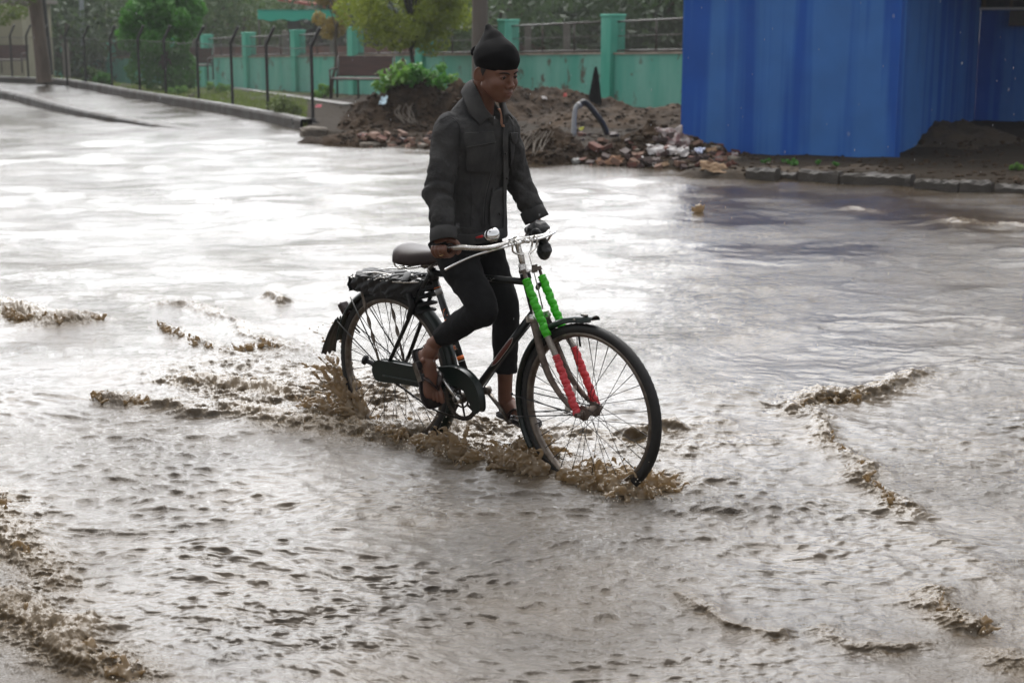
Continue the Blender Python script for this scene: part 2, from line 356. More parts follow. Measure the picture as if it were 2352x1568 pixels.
def make_bank():
    sh = np.array([list(gz(u, v, WZ)) for u, v in cr(SH, 12)])
    az = np.arctan2(sh[:, 0], sh[:, 1]); A = np.linspace(az[0], az[-1], 900)
    rs = np.interp(A, az, np.hypot(sh[:, 0], sh[:, 1]))
    wp = np.array([wall_pt(i) for i in np.arange(-3.5, 16, .5)])[::-1]
    wa = np.arctan2(wp[:, 0], wp[:, 1]); rw = np.interp(A, wa, np.hypot(wp[:, 0], wp[:, 1])); zw = np.interp(A, wa, wp[:, 2])
    rw = np.maximum(rw, rs + 6)
    rw = np.where(A > wa[-1], np.maximum(34, rs + 12), rw)
    t = np.concatenate([[-.03, -.006, 0], np.linspace(.004, 1, 150) ** 1.3, [1.3, 2, 4]])
    T, AA = np.meshgrid(t, A, indexing='ij'); RR = rs + (rw - rs) * T
    X, Y = RR * np.sin(AA), RR * np.cos(AA)
    d = RR - rs
    Z = .15 + (zw - .15) * np.clip(T, 0, 1) ** 1.2
    Z = np.where(T < 0, -.3, Z); Z = np.where((T >= 0) & (d < .3), -.02 + (Z + .02) * np.clip(d / .3, 0, 1), Z)
    Z = np.where(T > 1, zw - .02 * (RR - rw) * .1, Z)
    Z += np.where(T > 0, .035 * fbm(X * 1.4, Y * 1.4, 71, 5) * np.clip(d * 2, 0, 1), 0)
    me = fast_grid("bank", np.stack([X, Y, Z], 2))
    m = mat("bank_soil", (.036, .028, .020), .9, c2=(.050, .075, .018), scale=.55, bump=.05, bscale=9, rough2=.9, spec=.15, sharp=(.42, .56))
    n_ = m.node_tree; cr_ = n_.nodes["Principled BSDF"].inputs["Base Color"].links[0].from_socket; tc_ = n_.nodes.new("ShaderNodeTexCoord"); sx_ = n_.nodes.new("ShaderNodeSeparateXYZ"); n_.links.new(tc_.outputs["Object"], sx_.inputs[0]); mr_ = n_.nodes.new("ShaderNodeMapRange"); mr_.inputs[1].default_value = -6.5; mr_.inputs[2].default_value = -4.2; n_.links.new(sx_.outputs[0], mr_.inputs[0]); mm_ = n_.nodes.new("ShaderNodeMixRGB"); n_.links.new(mr_.outputs[0], mm_.inputs[0]); n_.links.new(cr_, mm_.inputs[1]); mm_.inputs[2].default_value = (.036, .029, .022, 1); n_.links.new(mm_.outputs[0], n_.nodes["Principled BSDF"].inputs["Base Color"])   # lawn only at the left
    m.node_tree.nodes["Principled BSDF"].inputs["Specular IOR Level"].default_value = .05
    tag(link("verge", me, m), "muddy verge and patchy grass rising beyond the flooded road", "verge", kind="structure")
    bm = BVHTree.FromPolygons([Vector(v) for v in np.stack([X, Y, Z], 2).reshape(-1, 3)], [tuple(p.vertices) for p in me.polygons])
    return bm
BANK = make_bank()
def bz(x, y):
    h = BANK.ray_cast(Vector((x, y, 30)), Vector((0, 0, -1))); return h[0].z if h[0] is not None else 0.1
def on_bank(u, v):                               # where the view ray of a plate pixel meets the verge
    h = BANK.ray_cast(Vector((0, 0, HC)), ray(u, v)); return h[0] if h[0] is not None else gz(u, v, .1)

conc = mat("kerb_concrete", (.055, .046, .037), .7, c2=(.028, .024, .02), scale=3, bump=.01, bscale=30, rough2=.4)
def kerb_run(name, px, h, wd, label, z0=-.05, breaks=()):
    P = cr([list(gz(u, v, WZ)) for u, v in px], 14); T = np.gradient(P[:, :2], axis=0); T /= np.linalg.norm(T, axis=1)[:, None]
    Nn = np.stack([-T[:, 1], T[:, 0]], 1)
    hh = h if not np.isscalar(h) else [h] * len(px)
    H = np.interp(np.linspace(0, 1, len(P)), np.linspace(0, 1, len(hh)), hh)
    prof = [(0, 0), (0, .85), (.12, 1), (.9, 1), (1, .9), (1, 0)]
    G = np.array([[[P[j, 0] + Nn[j, 0] * a * wd, P[j, 1] + Nn[j, 1] * a * wd, z0 + (H[j] - z0) * b + (.006 * vn(np.array(j * .8), np.array(b * 9), 3) if b else 0)] for j in range(len(P))] for a, b in prof])
    g = MB(); g.grid(G); return tag(g.build(name, conc, smooth=False), label, "kerb", kind="structure")
kerb_run("kerb", [(-400, 180), (-120, 184), (0, 190), (80, 193), (160, 199), (317, 228), (475, 254), (560, 270), (640, 286), (690, 298)], .24, .22, "long concrete kerb in front of the wire fence")
kerb_run("kerb", [(-300, 205), (-80, 218), (0, 226), (60, 238), (130, 256), (220, 274), (300, 285), (380, 295), (450, 302)], [.24, .24, .24, .22, .20, .17, .13, .09, .05], .3, "low concrete median kerb sinking into the flood at its right end")
# broken kerb stones at the right
kg = "concrete kerb stones along the flooded road's right edge"
kp = [(1712, 1780, 412, .19), (1784, 1828, 411, .145), (1832, 1925, 417, .19), (1926, 2092, 422, .185), (2098, 2200, 433, .16), (2201, 2276, 439, .175), (2284, 2352, 444, .15), (2354, 2460, 449, .17)]
for i, (a, b, y, h) in enumerate(kp):
    p, q = gz(a, y, WZ), gz(b, y + (b - a) * .055, WZ); c = (p + q) / 2; l = (q - p).length / 2 - .004
    g = MB(); an = math.atan2(q.y - p.y, q.x - p.x)
    n = 14; xs = np.linspace(-l, l, n); ys = [0, 0, .03, .15, .19, .2]; zs = [-.1, h - .03, h, h + .0, h - .02, -.1]
    G = np.array([[[x, yy + .022 * vn(np.array(x * 8 + i * 9), np.array(zz * 20), 8), zz + (.026 * vn(np.array(x * 14 + i * 5), np.array(yy * 30), 9) if zz > 0 else 0)] for x in xs] for yy, zz in zip(ys, zs)])
    g.grid(G); g.f.append(tuple(g_ * n for g_ in range(6))); g.f.append(tuple(g_ * n + n - 1 for g_ in range(6))[::-1])
    o = g.build("kerb_stone", conc, smooth=False); o.location = (c.x, c.y, 0); o.rotation_euler = (R(random.uniform(-3, 3)), R(random.uniform(-1.5, 1.5)), an + R(random.uniform(-2, 2)))
    tag(o, ["thick kerb stone at the left end of the broken row, nearest the rubble heap", "low sunken dark kerb stone in the gap of the broken row"][i] if i < 2 else "weathered concrete kerb stone in the row below the blue building", "kerb stone", kg)

# ------------------------------------------------------------------ green boundary wall
gp = mat("green_paint", (.05, .38, .27), .7, c2=(.14, .50, .38), scale=1.6, bump=.004, bscale=20, stretch=(1, 1, .35))
gw = mat("green_wall_paint", (.07, .36, .27), .8, c2=(.19, .47, .38), scale=1.1, bump=.004, bscale=20, stretch=(1, 1, .3))
def stained(m, dirt=(.10, .085, .06)):           # peeled and muddy patches with their own shape
    n = m.node_tree; p = n.nodes["Principled BSDF"]; src = p.inputs["Base Color"].links[0].from_socket
    tc = n.nodes.new("ShaderNodeTexCoord"); z = n.nodes.new("ShaderNodeTexNoise"); z.inputs["Scale"].default_value = 1.9; z.inputs["Detail"].default_value = 8; z.inputs["Roughness"].default_value = .68
    n.links.new(tc.outputs["Object"], z.inputs["Vector"])
    r = n.nodes.new("ShaderNodeValToRGB"); r.color_ramp.elements[0].position = .56; r.color_ramp.elements[1].position = .64
    n.links.new(z.outputs[0], r.inputs[0]); x = n.nodes.new("ShaderNodeMixRGB"); n.links.new(r.outputs[0], x.inputs[0]); n.links.new(src, x.inputs[1]); x.inputs[2].default_value = (*dirt, 1)
    n.links.new(x.outputs[0], p.inputs["Base Color"])
stained(gw)
cap = mat("wall_coping", (.42, .36, .30), .8, c2=(.2, .16, .12), scale=2)
iron = mat("dark_iron", (.03, .028, .026), .5, c2=(.06, .04, .03), scale=6)
net_dark = netmat("dark_wire_net", (.05, .045, .04), 16, .16)
def net(name, quads, m, parent, su=1.0):
    me = bpy.data.meshes.new(name); V = []; Fc = []; UV = []
    for q in quads:
        n = len(V); V += [tuple(x) for x in q]; Fc.append((n, n + 1, n + 2, n + 3))
        w_ = (Vector(q[1]) - Vector(q[0])).length; h_ = (Vector(q[3]) - Vector(q[0])).length
        UV += [(0, 0), (w_ * su, 0), (w_ * su, h_ * su), (0, h_ * su)]
    me.from_pydata(V, [], Fc); uv = me.uv_layers.new(name="UVMap")
    uv.data.foreach_set("uv", np.array(UV, np.float32).ravel()); return link(name, me, m, parent)
bw = empty("boundary_wall", wall_pt(2), label="peeling green boundary wall with tall pillars and wire net behind the boy", cat="wall")
bo = np.array(bw.location)
def rel(P): return np.array(P, float) - bo
pillars = list(range(-2, 15))
for i in pillars:
    c = wall_pt(i); d = wall_pt(i + .1) - wall_pt(i - .1); an = math.atan2(d[1], d[0]); ct, st = math.cos(an), math.sin(an)
    M3 = [[ct, -st, 0], [st, ct, 0], [0, 0, 1]]
    zt, zb = wz(i, -101), c[2] - .5; g = MB()
    g.box(rel((c[0], c[1], (zt + zb) / 2)), (.19, .19, (zt - zb) / 2), M3)
    g.box(rel((c[0], c[1], zt + .003)), (.205, .205, .028), M3)
    g.build("pillar", gp, bw, smooth=False, bevel=.012)
for i in pillars[:-1]:
    a, b = wall_pt(i), wall_pt(i + 1); za, zb_ = wz(i, -21), wz(i + 1, -21); d = (b - a) / np.linalg.norm(b - a); a2, b2 = a + d * .185, b - d * .185
    nn = np.array([-d[1], d[0], 0]) * .08
    for nm, lo_a, hi_a, lo_b, hi_b, th_, m in (("panel", a[2] - .5, za - .04, b[2] - .5, zb_ - .04, 1, gw), ("coping", za - .04, za, zb_ - .04, zb_, 1.35, cap)):
        V = []
        for s_ in (-1, 1):
            o_ = nn * s_ * th_
            V += [rel((a2[0] + o_[0], a2[1] + o_[1], lo_a)), rel((b2[0] + o_[0], b2[1] + o_[1], lo_b)), rel((b2[0] + o_[0], b2[1] + o_[1], hi_b)), rel((a2[0] + o_[0], a2[1] + o_[1], hi_a))]
        g = MB(); g.add(V, [(0, 1, 2, 3), (7, 6, 5, 4), (3, 2, 6, 7), (0, 4, 5, 1), (0, 3, 7, 4), (1, 5, 6, 2)]); g.build(nm, m, bw, smooth=False)
    ta, tb = wz(i, -88), wz(i + 1, -88)
    net("wire_net", [(rel((a2[0], a2[1], za)), rel((b2[0], b2[1], zb_)), rel((b2[0], b2[1], tb)), rel((a2[0], a2[1], ta)))], net_dark, bw)
    g = MB()
    for f0 in (.0, .5, 1.0):
        g.tube([rel((a2[0], a2[1], za + .04 + (ta - za - .04) * f0)), rel((b2[0], b2[1], zb_ + .04 + (tb - zb_ - .04) * f0))], .02 if f0 != .5 else .008, 6)
    for f0 in (.33, .66):
        p = a2 * (1 - f0) + b2 * f0; g.tube([rel((p[0], p[1], za * (1 - f0) + zb_ * f0)), rel((p[0], p[1], ta * (1 - f0) + tb * f0))], .02, 6)
    g.build("railing", iron, bw)

# ------------------------------------------------------------------ red brick wall and concrete posts of the field behind
brick_far = mat("red_brick", (.20, .085, .06), .9, c2=(.13, .07, .055), scale=1.2)
g = MB(); pts = [(-36, 98), (-10, 70), (4, 58), (14, 50), (30, 44)]
for a, b in zip(pts[:-1], pts[1:]):
    zt = [1.20 + .0 * a[0], 1.2]; V = []
    fa = {98: .0, 70: .62, 58: .95, 50: 1.05, 44: 1.15}
    d = np.array([b[0] - a[0], b[1] - a[1]], float); d /= np.linalg.norm(d); n_ = np.array([-d[1], d[0]]) * .12
    for s_ in (-1, 1): V += [(a[0] + n_[0] * s_, a[1] + n_[1] * s_, -3), (b[0] + n_[0] * s_, b[1] + n_[1] * s_, -3), (b[0] + n_[0] * s_, b[1] + n_[1] * s_, fa[b[1]] + .12), (a[0] + n_[0] * s_, a[1] + n_[1] * s_, fa[a[1]] + .12)]
    g.add(V, [(0, 1, 2, 3), (7, 6, 5, 4), (3, 2, 6, 7), (0, 3, 7, 4), (1, 5, 6, 2)])
tag(g.build("brick_wall", brick_far, smooth=False), "low reddish brick wall far behind the green wall's wire net", "wall")
grey = mat("old_concrete", (.22, .2, .175), .85, c2=(.13, .115, .1), scale=3)
for u, yt in ((655, 72), (915, 60), (1213, 60), (1302, 58), (765, 66), (150, 100), (560, 78)):
    p = gy(u, 100, 47 if u > 900 else 56); q = gy(u, yt, p.y); g = MB(); g.box((0, 0, (q.z + 3) / 2), (.10, .08, (q.z + 3) / 2), jit=.004); g.ball((0, 0, q.z + 3), (.07, .06, .05), 8, 5)
    o = g.build("concrete_post", grey, smooth=False); o.location = (p.x, p.y, -3)
    tag(o, "weathered grey concrete post standing in the field behind the green wall", "post", "concrete posts behind the green wall")

# ------------------------------------------------------------------ wire fence with cranked posts
fm = mat("fence_iron", (.010, .010, .010), .6, c2=(.022, .021, .020), scale=4)
FP = [(-95, 176), (-55, 178), (-12, 180), (29, 182), (66, 184), (105, 187), (155, 191), (198, 196), (258, 203), (322, 211), (382, 220), (457, 234), (535, 248), (616, 261), (719, 277)]
fb = [gz(u, v, .15) for u, v in FP]
fe = empty("wire_fence", fb[7], label="long chain link fence of dark cranked iron posts left of the boy", cat="fence"); fo_ = fb[7]
for p in fb:
    g = MB(); q = p - fo_; g.tube([q + Vector((0, 0, -.2)), q + Vector((.0, 0, 1.30))], .030, 6); g.tube([q + Vector((0, 0, 1.29)), q + Vector((.17, -.04, 1.61))], .032, 4)
    g.build("post", fm, fe, smooth=False)
nm_ = netmat("chain_link", (.07, .07, .07), 10, .10)
for a, b in zip(fb[:-1], fb[1:]):
    a, b = a - fo_, b - fo_; net("chain_link_mesh", [(a, b, b + Vector((0, 0, 1.26)), a + Vector((0, 0, 1.26)))], nm_, fe)
    g = MB(); g.tube([a + Vector((0, 0, 1.26)), (a + b) / 2 + Vector((0, 0, 1.23)), b + Vector((0, 0, 1.26))], .006, 4, smooth=3); g.build("strand_wire", fm, fe)

# ------------------------------------------------------------------ blue building
bm_ = bpy.data.materials.new("blue_paint"); bm_.use_nodes = True
n = bm_.node_tree; N = n.nodes; L = n.links; p = N["Principled BSDF"]; p.inputs["Roughness"].default_value = .6; p.inputs["Specular IOR Level"].default_value = .25
tc = N.new("ShaderNodeTexCoord"); mp = N.new("ShaderNodeMapping"); mp.inputs["Scale"].default_value = (1, 1, .035); L.new(tc.outputs["Object"], mp.inputs[0])
z = N.new("ShaderNodeTexNoise"); z.inputs["Scale"].default_value = 3.1; z.inputs["Detail"].default_value = 3; z.inputs["Roughness"].default_value = .55; L.new(mp.outputs[0], z.inputs["Vector"])
r = N.new("ShaderNodeValToRGB"); r.color_ramp.elements[0].position = .43; r.color_ramp.elements[1].position = .56
r.color_ramp.elements[0].color = (.012, .11, .50, 1); r.color_ramp.elements[1].color = (.055, .205, .58, 1)
L.new(z.outputs[0], r.inputs[0])
z2_ = N.new("ShaderNodeTexNoise"); z2_.inputs["Scale"].default_value = 2.2; z2_.inputs["Detail"].default_value = 6; L.new(tc.outputs["Object"], z2_.inputs["Vector"])
x = N.new("ShaderNodeMixRGB"); x.blend_type = 'MULTIPLY'; x.inputs[0].default_value = .35; L.new(r.outputs[0], x.inputs[1]); L.new(z2_.outputs[0], x.inputs[2]); L.new(x.outputs[0], p.inputs["Base Color"])
bb = N.new("ShaderNodeBump"); bb.inputs["Distance"].default_value = .006; L.new(z.outputs[0], bb.inputs["Height"]); L.new(bb.outputs[0], p.inputs["Normal"])
BLUE = bm_
cA, cB = gz(2054, 368, .15), gz(1566, 344, .15); kA = cA.y
cC = gz(2236, 300, .15); fdir = (cA - cB).normalized()
bl = empty("blue_building", cA, label="bright blue painted building with faded vertical streaks at the right edge", cat="building")
def wallbox(nm, a, b, z0, z1, th, m, par=bl, org=cA):
    a, b = a - org, b - org; d = (b - a); d.z = 0; d.normalize(); nn = Vector((-d.y, d.x, 0)) * th
    V = [(a.x, a.y, z0), (b.x, b.y, z0), (b.x, b.y, z1), (a.x, a.y, z1), (a.x + nn.x, a.y + nn.y, z0), (b.x + nn.x, b.y + nn.y, z0), (b.x + nn.x, b.y + nn.y, z1), (a.x + nn.x, a.y + nn.y, z1)]
    g = MB(); g.add(V, [(0, 1, 2, 3), (7, 6, 5, 4), (3, 2, 6, 7), (0, 4, 5, 1), (0, 3, 7, 4), (1, 5, 6, 2)]); return g.build(nm, m, par, smooth=False)
zb0, ztop = -.4, 2.75
wallbox("front_wall", cB, cA, zb0, ztop, .2, BLUE)
wallbox("side_wall", cA + Vector((-.002, .2, 0)), cC, zb0, ztop, .2, BLUE)
cD = cC + fdir * 9; wallbox("rear_wall", cC + fdir * .003, cD, zb0, ztop, .25, BLUE)
cE = cB + Vector((1.6, 5, 0)); wallbox("end_wall", cE, cB + Vector((0, .2, 0)), zb0, ztop, .2, BLUE)
# window band and sill on the rear wall
def on_rear(u, v, off=.0):
    d = ray(u, v); nrm = Vector((fdir.y, -fdir.x, 0)); o = cC + nrm * off; t = (o - Vector((0, 0, HC))).dot(nrm) / d.dot(nrm); return Vector((0, 0, HC)) + d * t
w0, w1 = on_rear(2226, 10), on_rear(2420, 10); zs = on_rear(2260, 18).z - cA.z
dk = mat("window_dark", (.03, .028, .025), .3, c2=(.07, .06, .05), scale=5)
fr = empty("x", (0, 0, 0)); bpy.data.objects.remove(fr)
nr = Vector((fdir.y, -fdir.x, 0))
wf = wallbox("window", w0 + nr * .03, w1 + nr * .03, zs, zs + .8, .06, dk)
sill = mat("white_sill", (.7, .68, .64), .5)
si = wallbox("sill", w0 + nr * .10, w1 + nr * .10, zs - .035, zs, .1, sill)
si.parent = wf
for k in (.18, .5, .82):
    q = w0 + (w1 - w0) * k; b_ = wallbox("bar", q + nr * .05, q + fdir * .04 + nr * .05, zs, zs + .8, .02, mat("frame_brown", (.12, .08, .05), .6)); b_.parent = wf
m0, m1 = on_rear(2324, 40), on_rear(2410, 40); wallbox("meter_box", m0 + nr * .15, m1 + nr * .15, on_rear(2330, 60).z - cA.z, on_rear(2330, 24).z - cA.z, .15, mat("box_brown", (.10, .085, .07), .5))
g = MB(); rp = [cB + Vector((-.2, -.15, 0)), cA + Vector((.1, -.25, 0)), cA + fdir * 1.5 + Vector((.4, .7, 0)), cC + fdir * 1.7 + Vector((.1, -1.2, 0)), cD + Vector((0, -.3, 0)), cD + Vector((3, 6, 0)), cE + Vector((0, 3, 0))]  # unseen roof outline, its eave widened over the side wall to shade it
g.add([tuple((q - cA).xy) + (ztop + .002,) for q in rp] + [tuple((q - cA).xy) + (ztop + .15,) for q in rp], [tuple(range(6, -1, -1)), tuple(range(7, 14))] + [(i, (i + 1) % 7, 7 + (i + 1) % 7, 7 + i) for i in range(7)])
g.build("roof", grey, bl, smooth=False)
# ------------------------------------------------------------------ trees and plants
def leaf_cloud(centers, radii, n, size, seed=1, squash=1, fold=True):
    r = np.random.default_rng(seed); C = np.array(centers, float); Rr = np.array(radii, float)
    pr = Rr ** 2 / (Rr ** 2).sum(); k = r.choice(len(C), n, p=pr)
    d = r.normal(size=(n, 3)); d /= np.linalg.norm(d, axis=1)[:, None]
    P = C[k] + d * (Rr[k] * (.55 + .5 * r.random(n) ** .5))[:, None] * np.array([1, 1, squash])
    nrm = d * .7 + r.normal(size=(n, 3)) * .6; nrm /= np.linalg.norm(nrm, axis=1)[:, None]
    t = r.normal(size=(n, 3)); t -= nrm * (t * nrm).sum(1)[:, None]; t /= np.linalg.norm(t, axis=1)[:, None]
    b = np.cross(nrm, t); s = (size * (.6 + .8 * r.random(n)))[:, None]
    V = np.stack([P - t * s, P - b * s * .45 + nrm * s * .1, P + t * s, P + b * s * .45 + nrm * s * .1], 1).reshape(-1, 3)
    return V
def clumps(base, h0, h1, rad, n, seed, cr_=.45, lean=(0, 0)):
    r = random.Random(seed); C = []; Q = []
    for i in range(n):
        z = r.uniform(0, 1); rr = rad * math.sqrt(max(.05, 1 - (2 * z - 1) ** 2 * .8)) * math.sqrt(r.uniform(.05, 1)); a = r.uniform(0, 2 * math.pi)
        C.append((rr * math.cos(a) + lean[0] * z, rr * math.sin(a) + lean[1] * z, h0 + (h1 - h0) * z)); Q.append(rad * cr_ * r.uniform(.6, 1.2))
    return C, Q
bark = mat("bark", (.10, .075, .055), .85, c2=(.05, .038, .03), scale=9, bump=.02, stretch=(1, 1, .3))
def tree(name, base, h0, h1, rad, n, size, m, seed, tr=.12, ncl=26, label="", cat="tree", group=None, cr_=.42, limbs=7, trunk_pts=None, bk=None):
    e = empty(name, base, label=label, cat=cat, group=group); C, Q = clumps(base, h0, h1, rad, ncl, seed, cr_)
    me = tri_mesh("crown", leaf_cloud(C, Q, n, size, seed), 4); link("crown", me, m, e)
    g = MB(); r = random.Random(seed); zt = h0 + (h1 - h0) * .6
    tp = trunk_pts or [(0, 0, -.6), (.03, 0, h0 * .5), (-.04, .03, h0), (.05, 0, zt)]
    g.tube(tp, np.linspace(tr, tr * .35, len(tp)), 10, smooth=5)
    for i in range(limbs):
        c = C[(i * 3) % len(C)]; a = np.array(tp[-2]) * .6 + np.array(tp[-1]) * .4 * r.uniform(.2, 1); mid = (a + c) / 2 + np.array([0, 0, .12 * (h1 - h0)])
        g.tube([a, mid, c], [tr * .4, tr * .25, tr * .1], 6, smooth=4)
    g.build("trunk", bk or bark, e); return e
L_far = leafmat("leaf_far", (.05, .10, .035), (.10, .16, .06))
L_far2 = leafmat("leaf_far_olive", (.09, .13, .04), (.15, .19, .065))
L_far3 = leafmat("leaf_far_dark", (.035, .06, .03), (.06, .09, .045))
L_green = leafmat("leaf_green", (.04, .15, .028), (.09, .25, .045))
L_yel = leafmat("leaf_yellow", (.16, .22, .02), (.30, .34, .045))
L_or = leafmat("leaf_orange", (.30, .20, .06), (.36, .27, .10))
L_bright = leafmat("leaf_bright", (.07, .19, .03), (.16, .30, .06))
# backdrop row; some tell apart by colour
tg = "trees far behind the green wall"
row = [(-60, 74, 9, 0, 10), (60, 88, 8, 0, 11), (150, 70, 6, 2, 12), (235, 84, 8, 1, 13), (300, 96, 9, 2, 14), (470, 80, 7, 0, 15), (560, 92, 8, 1, 16), (640, 100, 9, 2, 17),
       (760, 86, 7, 0, 18), (860, 78, 7, 2, 19), (960, 90, 8, 0, 20), (1060, 74, 6, 2, 21), (1150, 62, 5.5, 0, 22), (1240, 68, 6, 2, 23), (1330, 56, 5, 2, 24), (1420, 62, 6, 0, 25), (1500, 52, 5, 2, 26), (1590, 60, 6, 0, 27), (1720, 56, 6, 2, 28)]
FM = (L_far, L_far2, L_far3)
FL = ("mid green hazy tree beyond the green wall", "olive yellowish hazy tree beyond the green wall", "dark green tree beyond the green wall")
for u, Z, h, k, sd in row:
    p = gy(u, 48, Z); gb = -1.2 * (1 - min(1, (u + 100) / 1400)) - .3
    tree("tree", (p.x, p.y, gb), .9, h * .78, 3.2 + h * .12, 5200, .17, FM[k], sd, tr=.2, ncl=34, label=FL[k], group=tg, cr_=.34)
# far-off wood as one mass
C = []; Q = []
for i in range(170):
    a = random.uniform(-24, 10); Z = random.uniform(96, 124); C.append((math.tan(R(a)) * Z, Z, random.uniform(-2, 8))); Q.append(random.uniform(2.2, 3.6))
tag(link("woodland", tri_mesh("woodland", leaf_cloud(C, Q, 60000, .42, 77), 4), L_far), "hazy far-off wood closing the view behind all single trees", "wood", kind="stuff")
# dark green bushy tree behind the fence
p = gy(375, 118, 43)
tree("tree", (p.x, p.y, -.25), .45, 3.3, 1.0, 15000, .075, L_green, 41, tr=.10, ncl=42, label="round bushy dark green tree just behind the wire fence", cr_=.36)
# yellow-green tree above the bench with an orange one left of it
p = gy(945, 100, 38)
tree("tree", (p.x, p.y, -.1), 1.65, 4.2, 1.75, 26000, .055, L_yel, 42, tr=.07, ncl=60, label="yellow-green leafy tree overhanging the mound left of the boy's head", cr_=.26, limbs=14, bk=mat("dark_bark", (.03, .025, .02), .8))
p = gy(770, 150, 40)
tree("tree", (p.x - .3, p.y + 2, -.2), 1.75, 3.6, .55, 5000, .05, L_or, 43, tr=.05, ncl=26, label="thin tree with dry orange-brown leaves above the nearer bench", cr_=.34, limbs=5,
     trunk_pts=[(.02, -1, -.3), (.10, -1, .5), (.22, -1, 1.1), (.2, -1, 1.7), (.32, -1, 2.3), (.3, -1, 3.0)])
# big leaning trunk at left with its dark companion
def stem(name, px, Z, rad, m, label, cat, seg=12):
    P = [gy(u, v, Z) for u, v in px]; b = P[0]; e_ = MB()
    e_.tube([tuple(q - b) for q in P], rad, seg, smooth=6); o = e_.build(name, m); o.location = b; return tag(o, label, cat)
e = empty("tree", gy(100, 172, 44), label="thick leaning grey-brown tree trunk at the far left behind the fence", cat="tree"); b0 = e.location.copy()
g = MB(); g.tube([tuple(gy(u, v, 44) - b0) for u, v in ((102, 190), (100, 172), (91, 90), (80, 0), (70, -80), (66, -160))], [.24, .21, .19, .19, .18, .15], 14, smooth=6); g.build("trunk", mat("grey_bark", (.16, .125, .10), .85, c2=(.10, .08, .065), scale=5, bump=.02, stretch=(1, 1, .25)), e)
C, Q = clumps(None, 2.6, 4.6, 1.7, 18, 9, .4); V = leaf_cloud(C, Q, 5000, .07, 9) + np.array(gy(60, -30, 43) - b0) - [0, 0, 2.4]
V2 = leaf_cloud([tuple(gy(10, 35, 40) - b0), tuple(gy(45, 30, 40) - b0), tuple(gy(-40, 30, 40) - b0)], [.28, .2, .4], 700, .06, 10)
link("crown", tri_mesh("crown", np.vstack([V, V2]), 4), L_far2, e)
stem("tall_upright", [(116, 172), (108, 90), (98, 0), (88, -80), (78, -170)], 46, .09, mat("black_stem", (.02, .02, .02), .5), "slim black leaning stem right beside the thick left tree trunk", "pole")  # slim black tube leaning along the trunk's right side
stem("lamp_post", [(190, 110), (188, 40), (186, -60), (184, -200)], 70, .11, mat("grey_paint", (.26, .29, .31), .5), "pale grey slender lamp post rising behind the fence at left", "lamp post")
stem("tall_upright", [(1104, 215), (1103, 100), (1102, 0), (1100, -160), (1098, -420)], 29, [.165, .155, .145, .13, .11], mat("pole_concrete", (.135, .115, .095), .85, c2=(.09, .075, .06), scale=3, bump=.01, stretch=(1, 1, .2)), "brown-grey concrete pole directly behind the boy's turban", "pole", 16)
# benches
wood = mat("bench_wood", (.085, .04, .03), .55, c2=(.05, .025, .02), scale=12, stretch=(.2, 1, 1))
def bench(c, yaw, L_, label):
    e = empty("park_bench", c, (0, 0, yaw), label, "bench", "park benches on the lawn"); h = L_ / 2; g = MB()
    for i in range(5): g.box((0, -.20 + i * .1, .44), (h - .03, .044, .014))
    g.build("seat", mat("seat_slats", (.16, .13, .12), .4), e, smooth=False, bevel=.004); g = MB()
    n = 26
    for i in range(n):
        x = -h + .06 + (L_ - .12) * i / (n - 1); g.box((x, .27, .70), (.022, .011, .22), [[1, 0, 0], [0, math.cos(.2), math.sin(.2)], [0, -math.sin(.2), math.cos(.2)]])
    g.build("backrest", wood, e, smooth=False); g = MB()
    for z, y in ((.90, .325), (.49, .235)): g.tube([(-h, y, z), (h, y, z)], .017, 6)
    g.build("rail", iron, e)
    for s in (-1, 1):
        x = s * h
        for nm, pt in (("leg", [(x, -.24, 0), (x, -.23, .62)]), ("leg", [(x, .22, 0), (x, .235, .46), (x, .335, .92)])): g = MB(); g.tube(pt, .024, 6); g.build(nm, iron, e)
        g = MB(); g.tube([(x, -.26, .62), (x, -.05, .645), (x, .27, .63)], .02, 6, smooth=3); g.build("armrest", iron, e)
    for x in (-.02,):
        g = MB(); g.tube([(x, -.2, 0), (x, -.2, .44)], .022, 6); g.build("leg", iron, e)
    g = MB(); g.tube([(-h, -.25, .42), (h, -.25, .42)], .018, 6); g.tube([(-h, .24, .42), (h, .24, .42)], .018, 6); g.build("seat_frame", iron, e)
    return e
def bench_at(uc, vb, Z, L_, yaw, label):
    p = gy(uc, vb, Z); bench((p.x, p.y, p.z), yaw, L_, label)
bench_at(832, 226, 34.5, 1.32, R(-13), "dark slatted park bench standing clear between the wire fence and the mound")
bench_at(430, 184, 46, 1.45, R(-8), "brown park bench seen through the wire fence behind the round bushy tree")
bench_at(12, 168, 52, 1.4, R(-6), "dark park bench at the far left edge beside the thick tree trunk")
# pale building, tent and shed in the distance
def house(name, u0, u1, yt, Z, m, label, dep=4, zb=-3, cat="building"):
    a, b = gy(u0, yt, Z), gy(u1, yt, Z); e = empty(name, ((a.x + b.x) / 2, Z, zb), label=label, cat=cat); hx = (b.x - a.x) / 2; h = (a.z - zb) / 2
    g = MB(); g.box((0, dep / 2, h), (hx, dep / 2, h)); g.build("wall", m, e, smooth=False)
    g = MB(); g.box((0, dep / 2, 2 * h + .08), (hx + .25, dep / 2 + .25, .08)); g.build("roof", grey, e, smooth=False)
    for k in (-.45, .3):
        g = MB(); g.box((hx * k, -.01, h * 1.35), (hx * .16, .03, .45)); g.build("window", dk, e, smooth=False)
    return e
house("house", -190, 47, 8, 62, mat("beige_render", (.34, .31, .22), .8, c2=(.27, .25, .18), scale=.6), "pale beige building glimpsed at the far left top corner")
te = empty("market_tent", gy(694, 52, 74), label="teal green canopy tent in the trees left of the orange tree", cat="tent")
